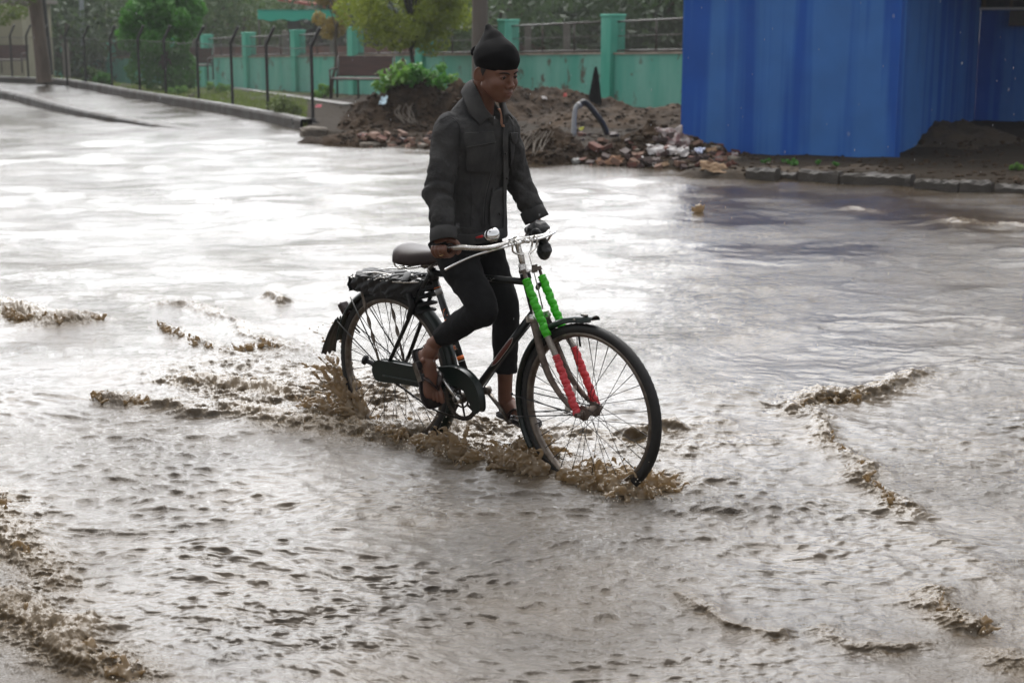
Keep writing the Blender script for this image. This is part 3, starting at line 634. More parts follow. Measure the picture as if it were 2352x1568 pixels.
g = MB(); g.box((0, 0, .55), (1.9, 1.2, .03)); G = np.array([[[x, -1.2, .55 - .45 * t + .05 * math.sin(x * 6) * t] for x in np.linspace(-1.9, 1.9, 20)] for t in (0, .5, 1)]); g.grid(G)
g.build("canopy", mat("teal_tarp", (.01, .42, .30), .6), te, smooth=False)
for s in (-1, 1):
    g = MB(); g.tube([(s * 1.85, -1.15, -2.6), (s * 1.85, -1.15, .55)], .04, 6); g.build("leg", iron, te)
hb = gy(735, 16, 80); e = empty("shed", (hb.x, 80, -2.5), label="red roofed shed in the trees behind the teal tent", cat="building")
g = MB(); g.box((0, 1.5, 2.4), (1.7, 1.4, 2.4)); g.build("wall", mat("shed_wall", (.06, .06, .05), .8), e, smooth=False)
g = MB(); g.add([(-2.1, -.4, 5.35), (2, -.4, 4.75), (2, 3.4, 4.75), (-2.1, 3.4, 5.35), (-2.1, -.4, 5.5), (2, -.4, 4.95), (2, 3.4, 4.95), (-2.1, 3.4, 5.5)], [(0, 1, 2, 3), (7, 6, 5, 4), (0, 4, 5, 1), (1, 5, 6, 2), (2, 6, 7, 3), (3, 7, 4, 0)]); g.build("roof", mat("red_roof", (.50, .13, .10), .6), e, smooth=False)
# shrubs and weeds
def shrub(u, v, h, w, n, size, m, seed, label, name="shrub", zoff=0, Z=None, group=None):
    p = on_bank(u, v) if Z is None else gy(u, v, Z); e = empty(name, (p.x, p.y, p.z + zoff), label=label, cat="plant", group=group)
    r = random.Random(seed); C = []; Q = []
    for i in range(max(5, int(n / 60))):
        a = r.uniform(0, 6.28); q = w * math.sqrt(r.random()) * .8; z = h * (.25 + .6 * r.random()) * (1 - .35 * q / w); C.append((q * math.cos(a), q * math.sin(a), z)); Q.append(min(w, h) * r.uniform(.14, .3))
    link("foliage", tri_mesh("foliage", leaf_cloud(C, Q, n, size, seed), 4), m, e); g = MB()
    for c in C[:12]: g.tube([(0, 0, -.05), (c[0] * .4, c[1] * .4, c[2] * .6), c], [.012, .009, .004], 5, smooth=3)
    g.build("stem", mat("green_stem", (.08, .11, .04), .6), e)
shrub(212, 196, .62, .30, 1100, .05, L_far, 51, "grey-green shrub against the fence between the lamp post and the tree")
shrub(235, 200, .45, .40, 700, .05, L_green, 52, "low leafy weed beside the grey-green shrub at the fence foot")
shrub(410, 220, .3, .3, 400, .04, L_bright, 53, "small bright weed at the fence foot below the far bench")
shrub(500, 215, .38, .4, 500, .04, L_bright, 54, "yellow-green weed on the lawn left of the green wall's shaded pillar")
shrub(650, 268, .42, .38, 900, .035, L_far2, 55, "tangled green weed at the right end of the wire fence kerb")
shrub(745, 225, .45, .35, 600, .045, L_bright, 56, "leafy weed at the left foot of the nearer bench")
shrub(590, 196, .3, .35, 400, .04, L_far, 57, "dull green weed on the lawn behind the second fence post from the right")
# grass tufts on the lawn: one mass
V = []; r = np.random.default_rng(3)
for i in range(16000):
    u = r.uniform(-150, 705); t = r.random(); a = np.interp(u, [s[0] for s in SH], [s[1] for s in SH]); v = a - 8 - t * 62 * np.clip(a / 260, .3, 1)
    if fbm(np.array(u / 60), np.array(v / 12), 4, 2) < -.18: continue
    p = on_bank(u, v); d = r.normal(size=2) * .05; w_ = .012; hgt = r.uniform(.05, .14)
    an = r.uniform(0, 3.14); dx, dy = math.cos(an) * w_, math.sin(an) * w_
    V += [(p.x - dx, p.y - dy, p.z - .01), (p.x + dx, p.y + dy, p.z - .01), (p.x + d[0], p.y + d[1], p.z + hgt)]
tag(link("grass", tri_mesh("grass", np.array(V), 3), leafmat("grass_leaf", (.08, .13, .025), (.17, .21, .05))), "patchy grass growing on the verge and lawn behind the kerb", "grass", kind="stuff")
# wet paved path through the lawn
pp = [on_bank(u, v) for u, v in ((395, 184), (470, 196), (560, 207), (640, 218), (720, 231), (800, 243))]
g = MB(); G = []
for q in pp: G.append([[q.x - .1, q.y - .2, bz(q.x - .1, q.y - .2) + .035], [q.x, q.y, bz(q.x, q.y) + .04], [q.x + .1, q.y + .5, bz(q.x + .1, q.y + .5) + .035]])
g.grid(cr(np.array(G).reshape(len(G), 9), 6).reshape(-1, 3, 3)); tag(g.build("path", mat("wet_path", (.07, .06, .05), .55, c2=(.1, .09, .08), scale=2), smooth=False), "wet paved garden path crossing the lawn behind the fence", "path", kind="structure")

# ------------------------------------------------------------------ earth mounds and rubble
soil = mat("dug_soil", (.052, .033, .019), .9, spec=.12, c2=(.020, .013, .008), scale=2.6, bump=.03, bscale=14, rough2=.85)
soil2 = mat("grey_silt", (.075, .057, .040), .85, spec=.2, c2=(.045, .035, .026), scale=1.6, bump=.012, bscale=16, rough2=.8)
MND = {}
def mound(px, key, h, rx, ry, seed, label, m=soil, yaw=0, rough=.09, peaks=((0, 0, 1, .55),), zb=.0, n=(150, 110)):
    c = gz(px[0], px[1], .1); X, Y = np.meshgrid(np.linspace(-1.25, 1.25, n[0]), np.linspace(-1.25, 1.25, n[1]))
    H = np.zeros_like(X)
    for a, b, k, s in peaks: H = np.maximum(H, k * np.exp(-(((X - a) / s) ** 2 + ((Y - b) / (s * 1.1)) ** 2) ** 1.15))
    e = np.clip((1.25 - np.sqrt(X ** 2 + Y ** 2)) / .5, 0, 1); XX, YY = X * rx, Y * ry
    f = fbm(XX * 2.2 + seed, YY * 2.2, seed, 5, .6); rd = 1 - np.abs(vn(XX * 6 + seed, YY * 6, seed + 9)); rd2 = 1 - np.abs(vn(XX * 14 + seed, YY * 14, seed + 19))
    Zz = h * H * (1 + .35 * f) + e * (rough * (f + .35 * rd + .22 * rd2)) - (1 - e) * .25 + zb
    me = fast_grid(key, np.stack([XX, YY, Zz], 2)); o = link("mound", me, m); o.location = (c.x, c.y, 0); o.rotation_euler = (0, 0, yaw); tag(o, label, "mound")
    ca, sa = math.cos(yaw), math.sin(yaw)
    W = np.stack([c.x + XX * ca - YY * sa, c.y + XX * sa + YY * ca, Zz], 2).reshape(-1, 3)
    MND[key] = BVHTree.FromPolygons([Vector(v) for v in W], [tuple(p.vertices) for p in me.polygons]); return o
mound((925, 296), "a", 1.10, 1.25, 1.7, 3, "tall dark earth mound with leafy plants on top, left of the boy", peaks=((.12, .1, 1, .52), (-.35, -.2, .55, .42), (.75, .0, .75, .45)), rough=.11)
mound((850, 322), "b", .18, 1.3, .7, 5, "low muddy debris spread at the foot of the tall mound by the water", rough=.07, zb=.02, peaks=((0, 0, 1, .8),))
mound((1240, 262), "c", .62, 2.3, 2.4, 8, "broad brown mound of dug earth behind the boy reaching the green wall", peaks=((-.45, .1, 1, .55), (.1, .3, .8, .5), (.5, .3, .5, .5)), rough=.075, n=(190, 130))
mound((1470, 282), "d", .34, 2.2, 2.2, 12, "flat spoil bank between the green wall and the rubble heap", peaks=((-.3, 0, .9, .7), (.4, .1, 1, .7)), rough=.05, m=mat("tan_soil", (.062, .040, .023), .85, spec=.12, c2=(.030, .020, .012), scale=2.2, bump=.02, bscale=14), n=(170, 120))
mound((1255, 362), "e", .43, .85, .75, 15, "dark crumbly earth mound with pale roots at the water's edge right of the boy", peaks=((0, 0, 1, .6),), rough=.10)
mound((1510, 366), "f", .50, 1.2, .9, 19, "heap of earth, broken bricks and rubbish beside the blue building", peaks=((.02, .1, 1, .5), (-.5, 0, .55, .5), (.55, -.1, .45, .35)), rough=.10, n=(180, 120))
mound((2215, 352), "g", .42, 2.1, 2.6, 23, "smooth grey silt mound against the blue building's darker side wall", m=soil2, peaks=((0, .35, 1, .6), (.5, -.2, .35, .6)), rough=.035, n=(160, 120))
mound((1900, 396), "h", .05, 2.2, .5, 27, "strip of wet earth and litter along the foot of the blue wall", m=soil2, peaks=((0, 0, 1, .9),), rough=.05, zb=.09)
ALL = list(MND.values()) + [BANK]
def top(x, y):
    z = -9
    for b in ALL:
        h = b.ray_cast(Vector((x, y, 20)), Vector((0, 0, -1)))
        if h[0] is not None: z = max(z, h[0].z)
    return z
def seen(u, v):                                   # first surface of mounds/verge under a plate pixel
    best = None; o = Vector((0, 0, HC)); d = ray(u, v)
    for b in ALL:
        h = b.ray_cast(o, d)
        if h[0] is not None and (best is None or h[3] < best[1]): best = (h[0], h[3])
    return best[0] if best else gz(u, v, .12)
# clods and crumbs spread over all the mounds: uncountable
V = []; Fq = MB(); r = random.Random(11)
ico = [(0, 0, 1), (.89, 0, .45), (.28, .85, .45), (-.72, .53, .45), (-.72, -.53, .45), (.28, -.85, .45), (.72, .53, -.45), (-.28, .85, -.45), (-.89, 0, -.45), (-.28, -.85, -.45), (.72, -.53, -.45), (0, 0, -1)]
icf = [(0, 1, 2), (0, 2, 3), (0, 3, 4), (0, 4, 5), (0, 5, 1), (1, 6, 2), (2, 7, 3), (3, 8, 4), (4, 9, 5), (5, 10, 1), (6, 7, 2), (7, 8, 3), (8, 9, 4), (9, 10, 5), (10, 6, 1), (11, 7, 6), (11, 8, 7), (11, 9, 8), (11, 10, 9), (11, 6, 10)]
ico = np.array(ico)
for _ in range(2600):
    z = r.random()
    if z < .35: u, v = r.uniform(780, 1130), r.uniform(180, 345)
    elif z < .85: u, v = r.uniform(1180, 1720), r.uniform(200, 392)
    else: u, v = r.uniform(1700, 2352), r.uniform(320, 420)
    p = seen(u, v); s = r.choice((.012, .018, .025, .03, .045)) * r.uniform(.7, 1.2)
    Fq.add(ico * (np.array([1, 1, .75]) * s) * (1 + rng.normal(0, .18, (12, 1))) + np.array(p), icf)
tag(Fq.build("clods", mat("clod_soil", (.055, .036, .021), .85, spec=.15, c2=(.020, .014, .009), scale=3), smooth=False), "loose clods and crumbs of wet earth strewn over the mounds", "clods", kind="stuff")
# broken bricks
brk = [mat("brick_red", (.13, .042, .026), .8, c2=(.07, .03, .022), scale=9), mat("brick_pale", (.20, .115, .08), .8, c2=(.12, .07, .05), scale=9), mat("brick_dark", (.05, .025, .02), .7, c2=(.035, .022, .018), scale=9)]
def brick(u, v, k, s=1, label=None, group="broken bricks in the rubble heap"):
    p = seen(u, v); g = MB(); g.box((0, 0, 0), (.095 * s * random.uniform(.55, 1), .05 * s, .033 * s), jit=.006); o = g.build("brick", brk[k], smooth=False, bevel=.005)
    o.location = p + Vector((0, 0, .02)); o.rotation_euler = (random.uniform(-.6, .6), random.uniform(-.5, .5), random.uniform(0, 3.1))
    tag(o, label or "broken %s brick lying in the rubble heap left of the blue building" % ("red", "pale pinkish", "dark wet")[k], "brick", group)
for _ in range(62):
    t = random.random(); u = 1340 + 360 * t + random.uniform(-20, 20); v = random.triangular(340, 392, 384) if random.random() < .6 else random.uniform(310, 385)
    brick(u, v, random.choice((0, 1, 2, 2, 2)), random.uniform(.6, 1.15))
for _ in range(26): brick(random.uniform(820, 1000), random.uniform(305, 340), random.choice((0, 1, 1, 2)), random.uniform(.6, 1), "broken brick scattered at the foot of the tall mound left of the boy", "broken bricks below the tall mound")
# stones
stone = mat("pale_stone", (.16, .135, .105), .8, c2=(.08, .065, .05), scale=5, bump=.008, bscale=25)
def rock(u, v, s, label, name="stone", m=stone, group=None, rot=None, z=0):
    p = seen(u, v) if z == 0 else gz(u, v, z); g = MB(); sub = 14
    t = np.linspace(0, math.pi, sub); a = np.linspace(0, 2 * math.pi, 18, endpoint=False); D = np.stack([np.sin(t)[:, None] * np.cos(a), np.sin(t)[:, None] * np.sin(a), np.cos(t)[:, None] + 0 * a], 2)
    D = np.sign(D) * np.abs(D) ** .6; sd = random.random() * 50; D = D * (1 + .13 * vn(D[..., 0] * 2 + sd, D[..., 1] * 2 + D[..., 2] * 3, 5))[..., None]
    g.grid(D * np.array(s), wrap=True); o = g.build(name, m, smooth=False); o.location = p; o.rotation_euler = rot or (random.uniform(-.2, .2), random.uniform(-.2, .2), random.uniform(0, 3))
    return tag(o, label, "stone", group)
rock(722, 306, (.235, .15, .105), "large flat-topped pale block of stone lying at the water's edge by the last fence post", z=.10, rot=(0, .06, .35))
rock(1330, 372, (.12, .09, .05), "smooth grey slab stone at the foot of the crumbly mound by the water", m=mat("grey_stone", (.2, .2, .19), .5))
rock(492, 206, (.10, .08, .07), "pale stone on the verge behind the kerb, below the round bushy tree")
sg = "stones strewn at the foot of the mounds"
for _ in range(26): rock(random.uniform(830, 1000), random.uniform(310, 342), (random.uniform(.04, .11), random.uniform(.04, .08), random.uniform(.03, .06)), "small stone in the debris below the tall mound", group=sg, m=random.choice((stone, brk[1], soil)))
for _ in range(30): rock(random.uniform(1200, 1700), random.uniform(300, 385), (random.uniform(.03, .08), random.uniform(.03, .07), random.uniform(.02, .05)), "small stone in the rubble right of the boy", group=sg, m=random.choice((stone, soil2, soil)))
for _ in range(16): rock(random.uniform(210, 470), random.uniform(196, 240), (random.uniform(.04, .1), random.uniform(.04, .08), random.uniform(.03, .06)), "small stone along the fence foot behind the kerb", group=sg, m=random.choice((stone, soil2)))
# crumpled rags and rubbish
def scrap(u, v, w_, h_, m, label, name="plastic_scrap", group=None, seed=0, lift=.03, cat="litter"):
    p = seen(u, v); n = 16; X, Y = np.meshgrid(np.linspace(-1, 1, n), np.linspace(-1, 1, n)); sd = seed * 7.7 + random.random() * 30
    Zz = .55 * min(w_, h_) * (fbm(X * 1.6 + sd, Y * 1.6, 3, 3) + .5 * vn(X * 4 + sd, Y * 4, 9)); X2 = X + .25 * vn(Y * 2 + sd, X * 1.5, 4); Y2 = Y + .3 * vn(X * 2 + sd, Y * 1.5, 5)
    G = np.stack([X2 * w_, Y2 * h_, Zz], 2); g = MB(); g.grid(G); o = g.build(name, m); s = o.modifiers.new("t", 'SOLIDIFY'); s.thickness = .003
    o.location = p + Vector((0, 0, lift)); o.rotation_euler = (R(random.uniform(25, 55)), random.uniform(-.3, .3), random.uniform(-.6, .6)); return tag(o, label, cat, group)
rag = mat("dirty_rag", (.38, .34, .33), .8, c2=(.17, .09, .09), scale=9, sharp=(.45, .6)); white = mat("white_plastic", (.62, .6, .6), .35, c2=(.4, .36, .34), scale=8)
scrap(1530, 318, .20, .13, rag, "crumpled white and maroon cloth on top of the rubble heap", "rag", seed=1, cat="rag")
scrap(1560, 328, .16, .10, rag, "crumpled striped cloth end hanging right of the heap's top", "rag", seed=2, cat="rag")
scrap(1520, 350, .19, .08, white, "torn white plastic sheet halfway down the rubble heap", seed=3)
scrap(1560, 356, .14, .07, white, "crumpled white bag below the torn sheet on the rubble heap", seed=4)
scrap(1603, 351, .08, .06, mat("clear_plastic", (.45, .5, .68), .15), "bluish clear plastic bottle wrapper on the right of the rubble heap", seed=5)
scrap(880, 235, .06, .10, mat("pale_blue_plastic", (.45, .6, .68), .4), "pale blue plastic scrap stuck to the tall mound's left slope", seed=6)
scrap(1250, 228, .05, .04, white, "small white scrap on the broad mound right of the boy's face", seed=7)
scrap(1298, 222, .03, .04, mat("red_plastic", (.5, .06, .05), .4), "small red scrap on the broad mound right of the white one", seed=8)
scrap(732, 247, .07, .05, mat("pink_plastic", (.6, .12, .16), .4), "pink scrap at the foot of the last fence post", seed=9)
scrap(1335, 300, .04, .03, mat("yellow_scrap", (.5, .5, .05), .5), "small yellow scrap under the hose mouth", seed=10)
scrap(1640, 398 - 8, .16, .08, mat("card", (.30, .20, .12), .8), "flattened brown cardboard at the water's edge below the rubble", seed=11)
scrap(1400, 374, .17, .06, mat("dead_leaf", (.30, .17, .10), .7), "dried brown palm sheath at the water's edge", seed=12)
scrap(700, 282, .22, .09, mat("black_rag", (.02, .02, .022), .6), "black rag draped over the kerb end by the last fence post", "rag", seed=13, cat="rag")
for i in range(14): scrap(random.uniform(1440, 1690), random.uniform(330, 385), random.uniform(.03, .07), random.uniform(.02, .05), random.choice((white, rag, brk[0], MATS["card"])), "small crumpled scrap of litter in the rubble heap", group="litter scraps in the rubble heap", seed=20 + i)
# roots and sticks
rt = mat("pale_root", (.17, .145, .115), .8, c2=(.09, .07, .055), scale=14)
def root(px, r_, label, m=rt, name="root", group="pale roots hanging over the mounds"):
    P = [seen(u, v) + Vector((0, -.03, .012)) for u, v in px]; g = MB(); g.tube([tuple(q - P[0]) for q in P], [r_ * (1 - .6 * i / len(P)) for i in range(len(P))], 6, smooth=5); o = g.build(name, m); o.location = P[0]; tag(o, label, "root", group)
for i in range(14): x0 = random.uniform(1215, 1275); root([(x0, 302 + random.uniform(0, 8)), (x0 - 8 - random.uniform(0, 14), 325), (x0 - 12 - random.uniform(0, 26), 350 + random.uniform(0, 12))], .008, "pale root hanging down the crumbly mound right of the boy")
for i in range(9): x0 = random.uniform(915, 950); root([(x0, 238 + random.uniform(0, 8)), (x0 + random.uniform(-14, 10), 262), (x0 + random.uniform(-6, 34), 285)], .008, "pale root hanging down the tall mound left of the boy")
# leafy plants on the tall mound
for i, (u, v, h, w_, n, mm, lb) in enumerate([(905, 200, .42, .30, 330, L_bright, "bright broad-leaved plant at the top left of the tall mound"), (885, 188, .30, .2, 160, L_yel, "yellowing leafed plant at the left edge of the tall mound's plants"),
        (975, 190, .30, .34, 420, L_green, "dense green vine spreading over the middle of the tall mound"), (1040, 185, .34, .30, 380, L_bright, "green broad-leaved vine at the mound top just left of the boy's collar"),
        (1010, 205, .25, .3, 300, L_bright, "low vine hanging down the tall mound's right face")]):
    p = seen(u, v); e = empty("plant", p - Vector((0, 0, .03)), label=lb, cat="plant"); r_ = random.Random(i + 60); C = [(r_.uniform(-w_, w_), r_.uniform(-w_ * .7, w_ * .7), r_.uniform(.02, h)) for _ in range(22)]
    link("foliage", tri_mesh("foliage", leaf_cloud(C, [.07] * 22, n, .062, 70 + i), 4), mm, e); g = MB()
    for c in C[:10]: g.tube([(0, 0, -.02), (c[0] * .5, c[1] * .5, c[2]), c], .005, 5, smooth=3)
    g.build("stem", MATS["green_stem"], e)
for i in range(7): shrub(random.uniform(1720, 1960), random.uniform(372, 385), .07, .06, 60, .02, L_green, 90 + i, "tiny weed tuft at the foot of the blue wall", Z=None, group="weed tufts at the blue wall's foot")
shrub(2340, 392, .1, .12, 200, .025, L_bright, 99, "mossy green weed on the silt mound at the right edge")
# black hose pouring water
hp = [(1398, 318), (1385, 285), (1368, 262), (1352, 242), (1341, 235), (1333, 240)]; hb_ = seen(1398, 310); Zh = hb_.y
P = [gy(u, v, Zh - .1 * i / 5) for i, (u, v) in enumerate(hp)]; e = empty("hose", P[0], label="black corrugated hose arching up from the mound and spilling water", cat="hose"); A = cr([tuple(q - P[0]) for q in P], 14); g = MB()
g.tube(A, [.043 + .004 * (i % 2) for i in range(len(A))], 12); g.build("pipe", mat("black_rubber_hose", (.02, .02, .022), .35), e)
tp = A[-1]; g = MB(); g.lathe([(.044, 0), (.052, 0), (.052, .05), (.044, .05)], tp, A[-1] - A[-3], 16, close=True); g.build("collar", mat("grey_rim", (.3, .3, .3), .4), e)
g = MB(); zf = seen(1328, 300).z - P[0].z
for k in range(9):
    o_ = np.array([random.uniform(-.03, .03), random.uniform(-.03, .03), 0]); g.tube([tp + o_, tp + o_ + [-.05, -.02, -.02], tp + o_ + [-.09, -.03, -.16], tp + o_ + [-.10, -.04, zf - tp[2]]], [.010, .014, .010, .012], 6, smooth=6)
g.build("water_jet", mat("clear_water", (.55, .56, .56), .08), e)
# black tarpaulin cone against the wall
p = seen(1366, 236); g = MB(); A = np.linspace(0, 2 * math.pi, 40, endpoint=False); G = []
for t in np.linspace(0, 1, 16): rr = .115 * (1 - t) ** .8 + .018; G.append([[math.cos(a) * rr * (1 + .16 * math.sin(5 * a + 3 * t)) + .02 * t, math.sin(a) * rr * (1 + .12 * math.sin(4 * a + 1)), t * .74 - .05] for a in A])
g.grid(np.array(G), wrap=True); g.f.append(tuple(g.n - 40 + i for i in range(40))); o = g.build("tarpaulin", mat("black_tarp", (.004, .004, .004), .9, spec=.1, bump=.02, scale=8)); o.location = (p.x, p.y + .1, p.z); tag(o, "black tarpaulin gathered into a cone against the green wall", "tarpaulin")
# ------------------------------------------------------------------ bicycle (local frame: x forward, y left, z up)
BX, BY, YAW, LEAN = -.5103634, 6.6835299, -.7394492, .0425459
MB_ = Matrix.Translation((BX, BY, 0)) @ Euler((LEAN, 0, YAW)).to_matrix().to_4x4()
bike = empty("bicycle", (BX, BY, 0), (LEAN, 0, YAW), "old black roadster bicycle with green and pink fork sleeves ridden through the flood", "bicycle")
chrome = mat("worn_chrome", (.78, .77, .75), .12, 1, c2=(.50, .47, .43), scale=30, rough2=.4)
shiny = mat("bright_chrome", (.82, .82, .82), .06, 1)
steel = mat("dull_steel", (.22, .20, .18), .35, .9, c2=(.10, .08, .065), scale=40)
blackp = mat("black_enamel", (.003, .0035, .0035), .3, c2=(.006, .007, .006), scale=25, spec=.4)
greenp = mat("dark_green_enamel", (.0012, .0055, .0038), .3, c2=(.0025, .0095, .0065), scale=18, spec=.4)
rubber = mat("tyre_rubber", (.005, .005, .005), .6, c2=(.013, .012, .011), scale=45, bump=.001)
rusty = mat("rusty_mud_steel", (.16, .125, .10), .6, .3, c2=(.07, .05, .04), scale=45, bump=.002)
rimm = mat("muddy_rim", (.20, .17, .14), .38, .7, c2=(.10, .08, .065), scale=30)
darkst = mat("dark_spoke", (.035, .033, .032), .35, .8)
leather = mat("brown_leather", (.018, .011, .010), .42, c2=(.030, .019, .017), scale=14, spec=.2, bump=.0004, bscale=300)
blk = mat("black_rubber", (.005, .005, .006), .5)
BBp, RA, FA = (.4745, 0, .316), (0, 0, .355), (1.1198, 0, .355)
def part(g, nm, m, par=bike, **k): return g.build(nm, m, par, **k)
def wheel(c, nsp, front):
    e = empty("wheel", c); e.parent = bike
    g = MB(); n = 300; A = np.linspace(0, 2 * math.pi, n, endpoint=False); q = np.linspace(0, 2 * math.pi, 18, endpoint=False); P = np.zeros((18, n, 3))
    for i, b in enumerate(q):
        rr = .0195; out_ = math.cos(b); bump_ = 0
        if out_ > .15: bump_ = .0028 * ((np.arange(n) // 2 + (i % 2)) % 2) * min(1, out_ * 1.6)
        R_ = .3345 + rr * out_ * 1.02 + bump_ * out_; yy = rr * .95 * math.sin(b) + bump_ * math.sin(b)
        P[i, :, 0] = R_ * np.cos(A); P[i, :, 2] = R_ * np.sin(A); P[i, :, 1] = yy
    g.grid(P, wrap=True, wrapv=True); part(g, "tyre", rubber, e)
    g = MB(); g.lathe([(.322, -.014), (.322, .014), (.318, .0165), (.308, .016), (.303, .006), (.302, -.006), (.308, -.016), (.318, -.0165)], (0, 0, 0), (0, 1, 0), 120, close=True); part(g, "rim", rimm, e)
    g = MB(); fr_ = .031 if front else .029; h = .036
    g.lathe([(.004, -.066), (.009, -.066), (.009, -.048), (.014, -.046), (.016, -.040), (fr_, -.038), (fr_, -.033), (.020, -.030), (.019, 0), (.020, .030), (fr_, .033), (fr_, .038), (.016, .040), (.014, .046), (.009, .048), (.009, .066), (.004, .066)], (0, 0, 0), (0, 1, 0), 28)
    part(g, "hub", rusty, e, bevel=.0006)
    if front:
        g = MB(); g.lathe([(.003, -.082), (.010, -.082), (.012, -.074), (.012, -.066), (.003, -.066)], (0, 0, 0), (0, 1, 0), 6); g.lathe([(.003, .066), (.012, .066), (.012, .076), (.003, .08)], (0, 0, 0), (0, 1, 0), 6); part(g, "axle_nut", steel, e, smooth=False)
    for i in range(nsp):
        s = 1 if i % 2 else -1; a = 2 * math.pi * i / nsp; off = (1 if (i // 2) % 2 else -1) * R(66); b = a + off
        p0 = np.array([(fr_ - .003) * math.cos(b), s * .0355, (fr_ - .003) * math.sin(b)]); p1 = np.array([.304 * math.cos(a), s * .003, .304 * math.sin(a)])
        g = MB(); g.tube([p0, p0 * .3 + p1 * .7, p1 * .955 + p0 * .045, p1], [.0013, .0013, .0022, .0022], 5); part(g, "spoke", darkst, e)
    g = MB(); a = 1.72 if front else 2.6; g.tube([(.305 * math.cos(a), 0, .305 * math.sin(a)), (.262 * math.cos(a), 0, .262 * math.sin(a))], [.005, .004], 8); part(g, "valve", blk, e)
    return e
wheel(RA, 40, False); wheel(FA, 36, True)
# frame
g = MB(); HT, HB = np.array([.795, 0, .878]), np.array([.852, 0, .700]); SC = np.array([.262, 0, .825])
g.tube([BBp, SC], .0155, 14); g.tube([SC + [0, 0, -.004], HT + [.008, 0, -.035]], .0145, 14); g.tube([BBp, HB + [-.006, 0, .03]], .0165, 14); g.tube([HT, HB], .019, 14)
for p, a, r in ((HT, HT + (HB - HT) * .14, .0225), (HB, HB + (HT - HB) * .16, .0225)): g.tube([p, a], r, 14)
g.tube([(BBp[0], -.035, BBp[2]), (BBp[0], .035, BBp[2])], .024, 16); g.tube([SC + np.array([.012, 0, -.035]), SC + np.array([-.006, 0, .012])], .021, 12)
for s in (-1, 1):
    g.tube([SC + [0, s * .022, -.01], SC + [-.03, s * .036, -.07], (.06, s * .056, .46), (.0, s * .060, .365)], [.009, .009, .009, .008], 10, smooth=5)
    g.tube([(BBp[0] - .02, s * .03, BBp[2]), (.30, s * .046, .33), (0, s * .060, .353)], [.011, .010, .008], 10, smooth=5)
    g.box((-.004, s * .060, .356), (.026, .004, .018))
part(g, "frame", blackp)
# fork with raked muddy blades
for s in (-1, 1):
    g = MB(); g.tube([(.862, s * .036, .715), (.888, s * .043, .655), (.922, s * .050, .560), (.965, s * .054, .480), (1.035, s * .057, .405), (1.108, s * .058, .360)], [.0155, .0165, .0150, .0135, .0110, .0085], 12, smooth=6)
    g.box((1.118, s * .058, .355), (.016, .003, .014)); part(g, "fork_blade", rusty)
g = MB(); g.box((.860, 0, .708), (.022, .052, .014), Euler((0, R(-18), 0)).to_matrix()); g.ball((.868, -.045, .708), (.020, .014, .016)); g.ball((.868, .045, .708), (.020, .014, .016)); part(g, "fork_crown", chrome, bevel=.003)
# stem, handlebar
g = MB(); ST = np.array([.757, 0, 1.000]); g.tube([HT + [-.002, 0, .01], ST], .0118, 14); g.lathe([(.012, 0), (.020, 0), (.021, .012), (.017, .02), (.017, .034), (.013, .04)], HT - [.003, 0, 0], (ST - HT), 18); g.ball(ST + np.array([0, 0, .006]), (.022, .02, .019)); part(g, "stem", chrome)
hb = lambda s: [(.762, s * .0, 1.006), (.766, s * .06, 1.007), (.768, s * .12, 1.006), (.757, s * .175, 1.004), (.728, s * .222, 1.008), (.690, s * .250, 1.012), (.640, s * .264, 1.006), (.600, s * .268, 1.000), (.575, s * .270, .996)]
bar = cr(hb(-1)[::-1] + hb(1)[1:], 8)
g = MB(); g.tube(bar, .0112, 14); g.tube([(.765, -.05, 1.007), (.765, .05, 1.007)], .0150, 14); part(g, "handlebar", chrome)
for s in (-1, 1): g = MB(); g.tube([(.628, s * .266, 1.004), (.600, s * .268, 1.000), (.568, s * .271, .995)], [.0155, .0165, .0160], 12, smooth=4); part(g, "grip", blk)
# rod brake levers
for s, pts in ((-1, [(.790, -.02, 1.006), (.778, -.10, .999), (.750, -.16, .988), (.700, -.21, .968), (.640, -.252, .934), (.604, -.262, .914)]), (1, [(.790, .02, 1.008), (.785, .10, 1.003), (.765, .19, 1.004), (.735, .262, 1.004), (.712, .272, .996), (.690, .268, .966), (.668, .262, .940)])):
    g = MB(); g.tube(pts, [.0052, .0052, .005, .005, .005, .0055][:len(pts)] if len(pts) == 6 else .005, 10, smooth=6); g.ball(pts[0], .008); part(g, "brake_lever", shiny)
g = MB()
for s in (-1, 1):
    for x in (.045, .075): g.tube([(.775, s * x, 1.008), (.788, s * x, 1.018), (.800, s * x, 1.006), (.798, s * x * .9, .975), (.806, s * .02, .955)], .004, 8, smooth=5)
    g.ball((.790, s * .03, 1.004), (.009, .012, .009))
g.tube([(.806, .015, .960), (.836, .018, .86), (.872, .018, .735)], .0028, 8); g.tube([(.800, -.008, .965), (.842, -.026, .80), (.868, -.03, .70)], .0026, 8)
part(g, "brake_rod", chrome)
g = MB(); g.tube([(.868, -.030, .700), (.70, -.03, .520), (.545, -.035, .335), (.50, -.04, .285)], .0030, 8); part(g, "brake_rod", blackp)
g = MB(); g.lathe([(.010, 0), (.010, .028), (.0, .03)], (.842, .03, .83), (0, 1, .1), 10); g.ball((.838, .028, .82), (.010, .010, .012)); part(g, "rod_joint", steel)
